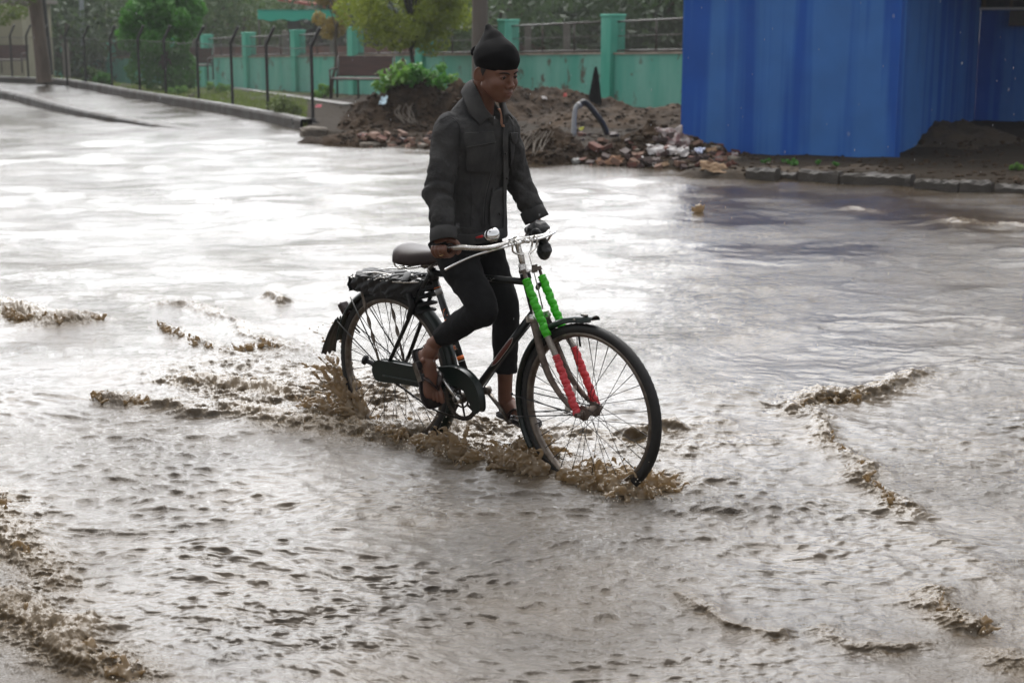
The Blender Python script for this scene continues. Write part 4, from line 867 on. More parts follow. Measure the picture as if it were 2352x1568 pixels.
# bell
bc = np.array([.712, -.100, 1.044]); ba = np.array([.36, -.74, .56]); ba /= np.linalg.norm(ba); e = empty("bell", tuple(bc)); e.parent = bike; g = MB()
t = np.linspace(0, math.pi / 2, 12); g.lathe([(.033 * math.cos(a) + 1e-5, .026 * math.sin(a)) for a in t] , (0, 0, 0), ba, 32); g.lathe([(.0001, -.010), (.020, -.010), (.031, -.006), (.0345, -.002), (.0335, .001)], (0, 0, 0), ba, 32); part(g, "dome", shiny, e)
g = MB(); g.ball(ba * .0262, (.0032, .0032, .0032)); part(g, "cap_nut", darkst, e)
g = MB(); g.tube([(0, 0, -.004), (.018, .012, -.030)], .006, 8); part(g, "clamp", steel, e)
g = MB(); g.tube([(-.028, -.004, -.006), (-.046, -.006, -.012)], .003, 6); part(g, "lever", shiny, e)
g = MB(); g.tube([(-.044, -.006, -.011), (-.078, -.009, -.020)], [.0055, .0042], 8); part(g, "lever_tip", mat("red_plastic_tip", (.55, .02, .02), .3), e)
# saddle
g = MB(); ns, nf = 26, 25; G = np.zeros((ns, nf, 3))
for i in range(ns):
    s = i / (ns - 1); x = .092 + .285 * s; wv = np.interp(s, [0, .04, .12, .25, .4, .55, .75, .93, 1], [.045, .078, .100, .103, .086, .056, .030, .020, .010]); dr = np.interp(s, [0, .15, .4, .7, 1], [.045, .058, .060, .052, .030])
    zt = .932 - .012 * math.sin(s * math.pi) - .004 * s + .010 * max(0, .15 - s) / .15 * 0
    for j in range(nf):
        a = (j / (nf - 1) - .5) * math.pi * 1.0; yy = wv * (abs(math.sin(a)) ** .8) * (1 if a > 0 else -1); zz = zt - dr * (1 - abs(math.cos(a)) ** .75) - (.010 if s < .04 else 0)
        G[i, j] = (x, yy, zz)
g.grid(G); o = part(g, "saddle", leather); o.modifiers.new("t", 'SOLIDIFY').thickness = .004
g = MB()
for y in (-.062, -.022, .022, .062): g.ball((.104, y, .925 - abs(y) * .12), (.004, .004, .003), 8, 4)
sr = part(g, "rivet", shiny); sr.parent = o
e = empty("saddle_spring", (0, 0, 0)); e.parent = bike; g = MB()
for s in (-1, 1):
    A = np.linspace(0, 2 * math.pi * 4, 70); g.tube([(.140 + .017 * math.cos(a) , s * .062 + .017 * math.sin(a), .840 + .050 * a / A[-1]) for a in A], .0028, 6)
    g.tube([(.108, s * .075, .893), (.096, s * .07, .865), (.108, s * .06, .838), (.16, s * .045, .836), (.245, s * .022, .852), (.33, s * .018, .868), (.365, s * .008, .902)], .0036, 8, smooth=6)
g.tube([(.14, -.062, .838), (.14, .062, .838)], .004, 8); part(g, "spring_wire", chrome, e)
g = MB(); g.tube([SC, (.246, 0, .868)], .0125, 12); g.tube([(.246, -.03, .862), (.246, .03, .862)], .013, 12); g.lathe([(.001, -.04), (.011, -.04), (.011, -.03), (.016, -.03), (.016, .03), (.011, .03), (.011, .04), (.001, .04)], (.244, 0, .857), (0, 1, 0), 8)
g.tube([(.300, -.03, .866), (.288, -.05, .850), (.300, -.055, .836)], .004, 6, smooth=4); part(g, "seat_post", steel)
# mudguards
def guard(c, R0, a0, a1, w_, nm, flare=None):
    g = MB(); n = 70; k = 13; G = np.zeros((n, k, 3))
    for i in range(n):
        t = i / (n - 1); a = R(a0 + (a1 - a0) * t)
        for j in range(k):
            b = (j / (k - 1) - .5) * math.pi * .92; rr = R0 - w_ * .42 * (1 - math.cos(b)) ; 
            if flare and t < .08: rr += flare * (1 - t / .08) ** 2
            G[i, j] = (c[0] + rr * math.cos(a), w_ * .5 * math.sin(b), c[2] + rr * math.sin(a))
    g.grid(G); o = part(g, nm, greenp); s = o.modifiers.new("t", 'SOLIDIFY'); s.thickness = .0018; return o
gf = guard(FA, .385, 84, 214, .060, "mudguard", .012)
g = MB(); g.box((FA[0] - .01, -.006, FA[2] + .391), (.014, .006, .004)); g.ball((FA[0] - .045, -.028, FA[2] + .372), (.008, .003, .004), 8, 5); o = part(g, "badge", steel); o.parent = gf
gr = guard(RA, .385, -38, 168, .064, "mudguard")
g = MB(); g.box((-.318, 0, .592), (.016, .022, .030), Euler((0, R(-38), 0)).to_matrix()); part(g, "rear_reflector", mat("dark_reflector", (.02, .008, .008), .2), smooth=False, bevel=.006)
G = []
for t in np.linspace(0, 1, 12): G.append([[-.358 - .085 * t - .020 * math.sin(t * 2.6), y * (.030 + .014 * t), .545 - .180 * t + .010 * math.sin(9 * y + 3 * t)] for y in np.linspace(-1, 1, 8)])
g = MB(); g.grid(np.array(G)); o = part(g, "mud_flap", mat("flap_rubber", (.012, .012, .012), .5, c2=(.05, .04, .03), scale=20)); o.modifiers.new("t", 'SOLIDIFY').thickness = .004
g = MB()
for c, ang, s in ((FA, 192, -1), (FA, 192, 1), (FA, 178, -1), (FA, 178, 1)):
    a = R(ang); g.tube([(c[0], s * .064, c[2]), (c[0] + .36 * math.cos(a), s * .040, c[2] + .36 * math.sin(a)), (c[0] + .386 * math.cos(a), s * .030, c[2] + .386 * math.sin(a))], .0028, 6)
g.ball((FA[0] + .388 * math.cos(R(192)), -.030, FA[2] + .388 * math.sin(R(192))), .006); g.ball((FA[0] + .388 * math.cos(R(178)), -.030, FA[2] + .388 * math.sin(R(178))), .006)
part(g, "mudguard_stay", blackp)
g = MB()
for s in (-1, 1):
    for a in (152, 128): a = R(a); g.tube([(0, s * .064, .355), (.386 * math.cos(a), s * .034, .355 + .386 * math.sin(a))], .0030, 6)
g.ball((.392 * math.cos(R(152)), -.034, .355 + .392 * math.sin(R(152))), .007); part(g, "mudguard_stay", blackp)
# chain case, chain ring, chain, cranks, pedals
o_ = [(-.048, .362), (-.036, .392), (-.005, .408), (.10, .412), (.20, .414), (.32, .422), (.40, .440), (.46, .448), (.52, .436), (.565, .405), (.592, .360), (.600, .315), (.596, .285), (.575, .276), (.560, .292), (.545, .322), (.505, .372), (.44, .376), (.38, .352), (.30, .340), (.15, .334), (.0, .322), (-.035, .332)]
def extr(poly, y0, y1, g):
    P = cr(poly + poly[:1], 4)[:-1]; n = len(P); V = [(x, y0, z) for x, z in P] + [(x, y1, z) for x, z in P]
    g.add(V, [tuple(range(n)), tuple(range(2 * n - 1, n - 1, -1))] + [(i, (i + 1) % n, n + (i + 1) % n, n + i) for i in range(n)])
g = MB(); extr(o_, -.094, -.056, g); part(g, "chain_case", greenp, smooth=True, bevel=.006)
g = MB(); g.tube([(.02, -.096, .350), (.12, -.097, .352), (.26, -.097, .356), (.37, -.097, .368)], .0035, 6, smooth=4); o = part(g, "rib", greenp)
g = MB(); c = np.array([BBp[0], -.068, BBp[2]]); n = 46
def ringplate(g, r0, r1, y0, y1, seg=96, teeth=0):
    A = np.linspace(0, 2 * math.pi, seg, endpoint=False); ro = np.array([r1 + (teeth if (i % 4) in (1, 2) else 0) for i in range(seg)])
    def rg(rr, y): return np.stack([c[0] + rr * np.cos(A), np.full(seg, y), c[2] + rr * np.sin(A)], 1)
    g.grid(np.array([rg(r0, y0), rg(ro, y0), rg(ro, y1), rg(r0, y1)]), wrap=True, wrapv=True)
ringplate(g, .078, .092, -.070, -.066, 184, .006); ringplate(g, .036, .043, -.070, -.066)
for k in range(8):
    a = 2 * math.pi * k / 8 + .2; d = np.array([math.cos(a), 0, math.sin(a)]); nn = np.array([-d[2], 0, d[0]])
    r0, r1 = (.020, .080) if k % 2 == 0 else (.042, .080)
    g.add([c + d * r0 + nn * .006 + [0, -.0015, 0], c + d * r0 - nn * .006 + [0, -.0015, 0], c + d * r1 - nn * .0045 + [0, -.0015, 0], c + d * r1 + nn * .0045 + [0, -.0015, 0], c + d * r0 + nn * .006 + [0, .0015, 0], c + d * r0 - nn * .006 + [0, .0015, 0], c + d * r1 - nn * .0045 + [0, .0015, 0], c + d * r1 + nn * .0045 + [0, .0015, 0]], [(0, 1, 2, 3), (7, 6, 5, 4), (0, 4, 5, 1), (1, 5, 6, 2), (2, 6, 7, 3), (3, 7, 4, 0)])
g.lathe([(.003, -.022), (.018, -.022), (.020, -.012), (.024, -.006), (.024, .010)], c, (0, 1, 0), 20)
part(g, "chainring", mat("dirty_steel", (.075, .06, .048), .4, .8, c2=(.035, .03, .026), scale=60), smooth=False)
# chain path: ring bottom arc, lower run sagging, rear sprocket, upper run
path = [c + .094 * np.array([math.cos(a), 0, math.sin(a)]) for a in np.linspace(R(80), R(-97), 26)]
path += [np.array([.30, -.068, .238]), np.array([.12, -.068, .300]), np.array([.035, -.068, .326])] + [np.array([.036 * math.cos(a), -.068, .355 + .036 * math.sin(a)]) for a in np.linspace(R(-80), R(-268), 8)] + [np.array([.2, -.068, .396])]
C_h = cr(path + [path[0]], 6); s = np.r_[0, np.cumsum(np.linalg.norm(np.diff(C_h, axis=0), axis=1))]; m_ = int(s[-1] / .0127); q = np.linspace(0, s[-1], m_)
CP = np.stack([np.interp(q, s, C_h[:, k]) for k in range(3)], 1); g = MB()
for i in range(m_ - 1):
    a, b = CP[i], CP[i + 1]; ang = math.atan2(b[2] - a[2], b[0] - a[0]); M3 = [[math.cos(ang), 0, -math.sin(ang)], [0, 1, 0], [math.sin(ang), 0, math.cos(ang)]]
    g.box((a + b) / 2, (.0066, .0035 if i % 2 else .0022, .0046 if i % 2 else .0036), M3); g.tube([a - [0, .0042, 0], a + [0, .0042, 0]], .0034, 6)
part(g, "chain", mat("oily_chain", (.03, .026, .022), .35, .8), smooth=False)
g = MB(); g.lathe([(.010, -.005), (.034, -.002), (.038, 0), (.034, .002), (.010, .005)], (0, -.068, .355), (0, 1, 0), 36); part(g, "sprocket", darkst)
AN = R(132); cd = np.array([math.cos(AN), 0, math.sin(AN)]); PN = np.array([BBp[0], -.108, BBp[2]]) + cd * .170; PF = np.array([BBp[0], .108, BBp[2]]) - cd * .170
for s, pe in ((-1, PN), (1, PF)):
    b0 = np.array([BBp[0], s * .090, BBp[2]]); g = MB(); g.tube([b0, b0 * .5 + pe * .5, pe], [.0125, .0095, .0105], 12, flat=.75); g.lathe([(.001, -.014), (.017, -.014), (.019, -.008), (.019, .012), (.012, .016)], b0, (0, -s * -1, 0), 18); g.lathe([(.001, -.01), (.012, -.01), (.012, .01), (.001, .01)], pe, (0, 1, 0), 14); part(g, "crank", chrome if s < 0 else steel)
for s, pe, pit in ((-1, PN, R(67)), (1, PF, R(6))):
    e = empty("pedal", tuple(pe)); e.parent = bike; M3 = np.array([[math.cos(pit), 0, math.sin(pit)], [0, 1, 0], [-math.sin(pit), 0, math.cos(pit)]])
    g = MB()
    for x in (-.028, .028): g.box(M3 @ np.array([x, s * .058, 0]), (.015, .045, .0125), M3)
    part(g, "rubber_block", blk, e, smooth=False, bevel=.003); g = MB(); g.tube([(0, 0, 0), (0, s * .108, 0)], .007, 8)
    for y in (.012, .104): g.box(M3 @ np.array([0, s * y, 0]), (.042, .002, .012), M3)
    part(g, "spindle", steel, e, smooth=False)
# rear carrier with twisted stays
cz = lambda x: .762 + .05 * (x + .19)
g = MB(); L_ = [(-.185, -.06), (-.19, 0), (-.185, .06), (-.16, .078), (.0, .078), (.16, .066), (.215, .03), (.215, -.03), (.16, -.066), (.0, -.078), (-.16, -.078)]
g.tube([(x, y, cz(x)) for x, y in cr(L_ + L_[:1], 4)], .0055, 8, cap=False)
for y in (-.045, -.015, .015, .045): g.tube([(-.185, y, cz(-.185) + .004), (.205, y * .7, cz(.205) + .004)], .0036, 6)
for x in (-.12, -.03, .07, .15): g.tube([(x, -.075, cz(x)), (x, .075, cz(x))], .0036, 6)
g.tube([(.20, -.03, .79), (.245, -.018, .79)], .006, 8); g.tube([(.20, .03, .79), (.245, .018, .79)], .006, 8)
g.tube([(-.13, -.05, .785), (-.02, -.055, .800), (.07, -.045, .795), (.075, .045, .795), (-.02, .055, .800), (-.13, .05, .785)], .0032, 6, smooth=4)
part(g, "carrier", chrome)
for s in (-1, 1):
    g = MB(); P0, P1 = np.array([-.125, s * .078, .755]), np.array([-.016, s * .072, .362]); n = 60; G = np.zeros((n, 8, 3)); d = (P1 - P0) / np.linalg.norm(P1 - P0); u = np.cross(d, [0, 1, 0]); v = np.array([0, 1., 0])
    for i in range(n):
        t = i / (n - 1); tw = 0 if t < .22 else (t - .22) / .55 * math.pi * 3 if t < .77 else math.pi * 3; w_ = .0085; th_ = .0022
        for j in range(8):
            a = j / 8 * 2 * math.pi; x_, y_ = w_ * math.cos(a), th_ * math.sin(a); G[i, j] = P0 + (P1 - P0) * t + u * (x_ * math.cos(tw) - y_ * math.sin(tw)) + v * (x_ * math.sin(tw) + y_ * math.cos(tw))
    g.grid(G, wrap=True); part(g, "carrier_stay", rimm)
g = MB(); g.tube([(-.010, -.068, .362), (-.055, -.082, .388), (-.092, -.094, .402)], [.010, .011, .012], 10); g.tube([(-.088, -.092, .401), (-.100, -.096, .405)], [.023, .021], 14); part(g, "foot_peg", blk)
g = MB(); g.lathe([(.001, -.080), (.010, -.080), (.011, -.07), (.011, -.064), (.001, -.064)], (0, 0, .355), (0, 1, 0), 6); g.lathe([(.001, .064), (.011, .064), (.011, .075), (.001, .08)], (0, 0, .355), (0, 1, 0), 6); part(g, "axle_nut", steel, smooth=False)
# fork sleeves: beaded bright plastic over dummy shock springs
def tplast(nm, c, t):
    m = mat(nm, c, .28, sss=0); n = m.node_tree; p = n.nodes["Principled BSDF"]; o = n.nodes["Material Output"]; tr = n.nodes.new("ShaderNodeBsdfTranslucent"); tr.inputs[0].default_value = (*t, 1)
    x = n.nodes.new("ShaderNodeMixShader"); x.inputs[0].default_value = .35; n.links.new(p.outputs[0], x.inputs[1]); n.links.new(tr.outputs[0], x.inputs[2]); n.links.new(x.outputs[0], o.inputs[0]); return m
pg, pr_ = tplast("green_plastic", (.06, .46, .02), (.12, .75, .03)), tplast("pink_plastic_sleeve", (.60, .06, .075), (.8, .15, .15))
def sleeve(a, b, nb, m, nm, r0=.0165, collar=True):
    a, b = np.array(a), np.array(b); n = nb * 12; P = []; Rr = []; L0 = np.linalg.norm(b - a); u = np.cross((b - a) / L0, [0, 1, 0]); nr_ = 20; G = np.zeros((n, nr_, 3)); vv = np.cross((b - a) / L0, u)
    for i in range(n):
        t = i / (n - 1)
        for j in range(nr_):
            an = 2 * math.pi * j / nr_; ph = t * nb + .22 * math.sin(an + (int(t * nb) % 2) * math.pi) ; k = abs(math.sin(math.pi * ph)) ** .45; r_ = r0 * (.70 + .42 * k) * (1 + .05 * math.sin(3 * an + 9 * math.floor(ph)))
            if t < .09 and collar: r_ = r0 * (.95 + .18 * (1 if int(t * 60) % 2 else -.4))
            G[i, j] = a + (b - a) * t + r_ * (math.cos(an) * u + math.sin(an) * vv)
    g = MB(); g.grid(G, wrap=True); return part(g, nm, m)
for s, gt, gb, sp in ((-1, (.842, -.047, .868), (.954, -.052, .648), (.999, -.056, .578)), (1, (.838, .052, .866), (.945, .054, .655), (.999, .056, .590))):
    sleeve(gt, gb, 9, pg, "fork_sleeve"); g = MB(); A = np.linspace(0, 1, 60); g.tube([np.array(gb) + (np.array(sp) - np.array(gb)) * t for t in A], [.0125 + .0022 * math.sin(t * 2 * math.pi * 13) for t in A], 12); part(g, "spring", mat("pale_spring", (.36, .33, .30), .45, .5))
    sleeve(sp, (1.113, s * .062, .352), 10, pr_, "fork_sleeve", .0155)
    g = MB(); g.tube([np.array(gt) + [-.012, 0, .032], np.array(gt)], .0065, 8); g.lathe([(.001, 0), (.011, 0), (.011, .014), (.001, .014)], np.array(gt) + [-.010, 0, .022], (-.3, 0, .9), 6); part(g, "bolt", rusty, smooth=False)
g = MB(); g.box((.830, .004, .893), (.012, .052, .002)); g.box((.838, .012, .900), (.002, .016, .016)); part(g, "bracket", steel, smooth=False)
g = MB()
for s in (-1, 1): g.box((.935, s * .030, .640), (.012, .006, .016)); g.tube([(.925, s * .030, .655), (.90, s * .02, .70)], .004, 6)
g.tube([(.925, -.034, .64), (.925, .034, .64)], .004, 6); part(g, "brake_stirrup", darkst, smooth=False)
# lettering on the seat tube, panel on the down tube
org = mat("orange_letter", (.75, .16, .02), .4); wht = mat("white_outline", (.7, .68, .62), .4)
def letter(ch, t, size, m, off, nm="letter", ext=.0006, bold=.0):
    cu = bpy.data.curves.new("c", 'FONT'); cu.body = ch; cu.size = size; cu.extrude = ext; cu.offset = bold; cu.align_x = 'CENTER'; cu.align_y = 'CENTER'
    tmp = bpy.data.objects.new("c", cu); COL.objects.link(tmp); dg = bpy.context.evaluated_depsgraph_get(); me = bpy.data.meshes.new_from_object(tmp.evaluated_get(dg)); bpy.data.objects.remove(tmp); me.name = nm
    V = np.zeros(len(me.vertices) * 3); me.vertices.foreach_get("co", V); V = V.reshape(-1, 3)
    B, T_ = np.array(BBp), SC - np.array(BBp); d = T_ / np.linalg.norm(T_); s0 = np.cross(d, [0, 1, 0]); s0 = -s0 if s0[0] < 0 else s0; rr = .0156 + off
    out_ = []
    for x, y, z in V: a = x / rr; out_.append(B + T_ * t + d * y + rr * (s0 * math.sin(a + .15) - np.array([0, 1, 0]) * math.cos(a + .15)) - np.array([0, 1, 0]) * z)
    me.vertices.foreach_set("co", np.array(out_).ravel().astype(np.float32)); me.update(); return link(nm, me, m, bike)
for ch, t in (("Z", .665), ("E", .585), ("R", .385)):
    sz = .046 if ch != "R" else .026; letter(ch, t, sz, wht, .0003, bold=.0022); letter(ch, t, sz, org, .0013)
def band(t0, t1, m, nm="tube_band", r=.0160):
    g = MB(); B, T_ = np.array(BBp), SC - np.array(BBp); g.tube([B + T_ * t0, B + T_ * t1], r, 16); part(g, nm, m)
band(.270, .274, wht); band(.285, .315, org); band(.815, .860, mat("grey_label", (.28, .27, .26), .5)); band(.868, .873, org)
DT0, DT1 = np.array(BBp), HB + np.array([-.006, 0, .03]); dd = (DT1 - DT0) / np.linalg.norm(DT1 - DT0); up_ = np.cross(dd, [0, 1, 0]); up_ = up_ if up_[2] > 0 else -up_
def onDT(t, w_, r): a = w_ / r; return DT0 + (DT1 - DT0) * t + r * (up_ * math.sin(a) - np.array([0, 1, 0]) * math.cos(a))
g = MB(); G = [[onDT(t, w_ * h, .0171) for w_ in np.linspace(-1, 1, 7)] for t, h in ((.36, .001), (.40, .009), (.46, .012), (.60, .012), (.66, .009), (.70, .001))]; g.grid(np.array(G)); part(g, "tube_panel", mat("dark_red_panel", (.10, .018, .014), .3))
g = MB()
for s in (-1, 1): g.tube([onDT(t, s * h, .0178) for t, h in ((.36, 0), (.40, .009), (.46, .012), (.60, .012), (.66, .009), (.70, 0))], .0007, 4)
part(g, "panel_line", wht)
g = MB()
for k in range(6):
    t = .43 + k * .036; g.tube([onDT(t, -.006, .0178), onDT(t + .010, .007, .0178), onDT(t + .018, -.006, .0178)], .0008, 4)
part(g, "panel_mark", mat("gold_mark", (.25, .12, .05), .4))
TT0, TT1 = SC + np.array([0, 0, -.004]), HT + np.array([.008, 0, -.035]); g = MB()
def onTT(t, z): return TT0 + (TT1 - TT0) * t + np.array([0, -.0149 * math.cos(z / .0145), .0149 * math.sin(z / .0145)])
for P in ([(.60, -.006), (.61, .007)], [(.625, .007), (.61, .0), (.635, -.006)], [(.60, -.006), (.66, -.007), (.68, .003), (.70, .004)], [(.65, .006), (.665, -.003), (.69, .006)]): g.tube([onTT(*q) for q in P], .0006, 4)
part(g, "tube_mark", mat("silver_mark", (.3, .3, .28), .4))
# straps wound round the carrier, tied cloth on the bar, plastic caught by the hub
W_ = lambda p: MB_ @ Vector(p)
def held(name, p, label, cat):
    return empty(name, W_(p), (LEAN, 0, YAW), label, cat)
e = held("luggage_straps", (.0, 0, .70), "tangle of black rubber straps and cloth wound round the rear carrier", "strap"); g = MB(); rr_ = random.Random(5)
sb = mat("strap_rubber", (.005, .005, .0055), .6, c2=(.012, .012, .012), scale=20)
for i in range(10):
    a0 = rr_.uniform(-.17, .19); k_ = 1 if i % 2 else -1; P = [(a0 - k_ * .05 + .1 * k_ * t + rr_.uniform(-.01, .01), -.086 + .172 * t, cz(a0) - .70 + .012 + .012 * math.sin(t * math.pi) + rr_.uniform(-.004, .006)) for t in np.linspace(0, 1, 6)]
    g.tube(P, .017, 10, smooth=6, flat=.14, up=(0, 0, 1))
for s in (-1, 1):                                 # wide folded sheet hanging along each side
    for lay_ in (0, 1):
        G = []
        for t in np.linspace(0, 1, 60):
            x = -.196 + .43 * t; yb = s * (.083 + .006 * lay_ - .055 * max(0, t - .6) / .4 - .04 * max(0, .08 - t) / .08); top = cz(x) - .70 + .010 - .004 * lay_ ; low = top - (.060 + .020 * math.sin(t * 3.1)) * (1 - .25 * lay_) - .03 * max(0, t - .75)
            G.append([[x, yb + s * (.005 * math.sin(30 * t + 8 * q + lay_) + .004 * math.sin(70 * t + 3 * q)), top + (low - top) * q + .004 * math.sin(40 * t)] for q in np.linspace(0, 1, 12)])
        g.grid(np.array(G))
G = [[[-.197 + .006 * math.sin(9 * q), y * .08, .065 - .065 * q] for y in np.linspace(-1, 1, 12)] for q in np.linspace(0, 1, 8)]; g.grid(np.array(G))
for i in range(4): z = -.055 + i * .036 + rr_.uniform(-.008, .008); g.tube([(.195 + .010 * i, -.046, z), (.225 + .008 * i, 0, z + .01), (.205 + .01 * i, .046, z), (.165 + .01 * i, 0, z - .01), (.195 + .01 * i, -.046, z)], .018, 8, smooth=5, flat=.5, cap=False)
g.tube([(.17, -.062, .03), (.190, -.062, -.02), (.165, -.060, -.07), (.15, -.05, -.09)], [.014, .016, .013, .007], 10, smooth=4, flat=.6)
part(g, "strap", sb, e)
e2 = held("cloth_bundle", (.705, .205, .965), "black cloth knotted into a rosette on the far half of the handlebar", "cloth"); g = MB(); cc = np.array([0, 0, .040])
t = np.linspace(0, math.pi, 22); a = np.linspace(0, 2 * math.pi, 30, endpoint=False); D = np.stack([np.sin(t)[:, None] * np.cos(a), np.sin(t)[:, None] * np.sin(a), np.cos(t)[:, None] + 0 * a], 2)
for c0, rad, sd in (((-.026, .012, .046), (.052, .052, .040), 3), ((.006, .012, -.034), (.030, .032, .040), 9)):
    f = 1 + .16 * vn(D[..., 0] * 2.2 + sd, D[..., 2] * 2.2, sd) + .07 * vn(D[..., 0] * 6 + sd, D[..., 2] * 5 + D[..., 1] * 4, sd + 2); g.grid(D * np.array(rad) * f[..., None] + np.array(c0), wrap=True)
g.tube([(-.01, -.028, .036), (-.002, -.044, .050), (.014, -.040, .058), (.024, -.034, .042), (.012, -.040, .030), (.0, -.046, .040), (.006, -.050, .050)], [.010, .010, .009, .009, .009, .008, .006], 8, smooth=6)
g.tube([(-.02, -.02, .06), (-.024, -.034, .036), (-.010, -.036, .014), (.016, -.030, .012)], [.010, .012, .012, .009], 8, smooth=6); g.tube([(.005, 0, .02), (.014, .01, 0), (.012, .01, -.02)], [.018, .012, .018], 10, smooth=4)
part(g, "knot", mat("black_satin_cloth", (.012, .012, .013), .42, c2=(.02, .02, .021), scale=30, bump=.003), e2)
e3 = held("plastic_bag", (1.045, .0, .40), "scrap of dirty clear plastic caught beside the front hub", "litter"); G = []
for t in np.linspace(0, 1, 14): G.append([[-.012 + .05 * t * q + .018 * math.sin(6 * q + 5 * t) - .02 * t, .012 * math.sin(9 * q + 4 * t), .04 - .11 * t + .012 * math.sin(7 * q)] for q in np.linspace(-.6, .8, 14)])
m = mat("milky_plastic", (.5, .47, .42), .3); m.node_tree.nodes["Principled BSDF"].inputs["Alpha"].default_value = .6; g = MB(); g.grid(np.array(G)); part(g, "film", m, e3)
# ------------------------------------------------------------------ the boy (built in the bicycle's local frame)
P0 = Vector((.47, 0, 0))
boy = empty("person", W_(P0), (LEAN, 0, YAW), "boy in a black wrapped turban and dark jacket standing on bicycle pedals", "person")
def bp(g, nm, m, par=boy, **k):
    o = g.build(nm, m, None, **k); V = o.data.vertices; a = np.zeros(len(V) * 3); V.foreach_get("co", a); a = a.reshape(-1, 3) - np.array(P0)
    V.foreach_set("co", a.ravel().astype(np.float32)); o.data.update(); o.parent = par; return o
def remesh(o, vox, it=0, fac=.5, disp=None):
    r_ = o.modifiers.new("r", 'REMESH'); r_.mode = 'VOXEL'; r_.voxel_size = vox; r_.use_smooth_shade = True
    if it: s_ = o.modifiers.new("s", 'SMOOTH'); s_.iterations = it; s_.factor = fac
    for nm, size, st, depth in disp or []:
        t = bpy.data.textures.new(nm, 'CLOUDS'); t.noise_scale = size; t.noise_depth = depth; d = o.modifiers.new(nm, 'DISPLACE'); d.texture = t; d.strength = st; d.mid_level = .5; d.texture_coords = 'LOCAL'
    return o
skin = mat("brown_skin", (.150, .064, .038), .45, c2=(.120, .049, .029), scale=22, bump=.0006, bscale=260, sss=.12)
HO = np.array([.669, 0, 1.678]); HR = np.array(Euler((0, R(12), R(-4))).to_matrix())
hp = lambda p: HO + HR @ np.array(p, float)
# --- head: star-shaped surface of a signed distance field
def sd_ell(p, c, r): q = (p - c) / r; k0 = np.linalg.norm(q, axis=1); k1 = np.linalg.norm(q / r, axis=1) + 1e-9; return k0 * (k0 - 1) / k1
def sd_cap(p, a, b, ra, rb):
    a, b = np.array(a), np.array(b); d = b - a; t = np.clip(((p - a) @ d) / (d @ d), 0, 1); return np.linalg.norm(p - a - t[:, None] * d, axis=1) - (ra + (rb - ra) * t)
def smin(a, b, k): h = np.clip(.5 + .5 * (b - a) / k, 0, 1); return b * (1 - h) + a * h - k * h * (1 - h)
def smax(a, b, k): return -smin(-a, -b, k)
def head_sd(p):
    A = lambda *c: np.array(c)
    d = sd_ell(p, A(-.004, 0, .028), A(.094, .073, .086))
    d = smin(d, sd_ell(p, A(.030, 0, -.034), A(.050, .054, .060)), .035)
    for s in (-1, 1): d = smin(d, sd_ell(p, A(.040, s * .034, -.048), A(.036, .026, .038)), .02)      # soft young cheeks
    d = smin(d, sd_ell(p, A(.050, 0, -.090), A(.024, .026, .018)), .03)           # chin
    for s in (-1, 1):
        d = smin(d, sd_cap(p, (.0, s * .052, -.052), (.048, s * .020, -.090), .016, .014), .022)   # jaw line
        d = smin(d, sd_ell(p, A(.058, s * .038, -.030), A(.022, .020, .018)), .020)               # cheek
        d = smin(d, sd_cap(p, (.079, s * .012, .016), (.066, s * .048, .018), .008, .007), .012)   # brow ridge
        d = smax(d, -sd_ell(p, A(.094, s * .031, .0005), A(.018, .017, .0105)), .009)             # eye socket
        d = smin(d, sd_ell(p, A(.0735, s * .031, -.0005), A(.0115, .0150, .0098)), .004)           # lids over the eyeball
        d = smin(d, sd_ell(p, A(.091, s * .0125, -.0385), A(.0095, .0075, .0068)), .006)           # nostril wing
    d = smin(d, sd_cap(p, (.083, 0, .004), (.101, 0, -.031), .0058, .0080), .012)                  # bridge
    d = smin(d, sd_ell(p, A(.101, 0, -.034), A(.0105, .0105, .0085)), .007)                        # tip
    for s in (-1, 1): d = smax(d, -sd_ell(p, A(.098, s * .0068, -.0455), A(.0045, .0036, .0035)), .003)
    d = smin(d, sd_ell(p, A(.068, 0, -.066), A(.022, .028, .022)), .016)                           # muzzle
    d = smin(d, sd_ell(p, A(.0875, 0, -.0605), A(.0080, .0205, .0046)), .0045)                     # upper lip
    d = smin(d, sd_ell(p, A(.0855, 0, -.0715), A(.0085, .0175, .0056)), .0045)                     # lower lip
    d = smax(d, -sd_ell(p, A(.094, 0, -.0660), A(.0095, .021, .0013)), .0020)                      # mouth line
    d = smax(d, -sd_ell(p, A(.090, 0, -.0800), A(.0070, .014, .0040)), .006)
    return d
def star(sd, o, nu, nv, rmax=.16, far=False):
    t = np.linspace(0.001, math.pi - .001, nu); a = np.linspace(0, 2 * math.pi, nv, endpoint=False)
    D = np.stack([np.cos(t)[:, None] + 0 * a, np.sin(t)[:, None] * np.cos(a), np.sin(t)[:, None] * np.sin(a)], 2).reshape(-1, 3)   # pole on +x
    lo, hi = np.zeros(len(D)), np.full(len(D), rmax)
    rs = np.linspace(rmax, 0, 90); hit = np.zeros(len(D), bool); out_ = np.zeros(len(D))
    for r_ in rs:
        s_ = sd(o + D * r_); n_ = (~hit) & (s_ <= 0); out_[n_] = r_; hit |= n_
    lo, hi = out_.copy(), out_ + rmax / 89
    for _ in range(9):
        m_ = (lo + hi) / 2; s_ = sd(o + D * m_[:, None]) <= 0; lo = np.where(s_, m_, lo); hi = np.where(s_, hi, m_)
    return (o + D * lo[:, None]).reshape(nu, nv, 3)
Hd = star(head_sd, np.array([.012, 0, -.010]), 200, 210)
body = MB(); body.grid((Hd.reshape(-1, 3) @ HR.T + HO).reshape(Hd.shape), wrap=True)
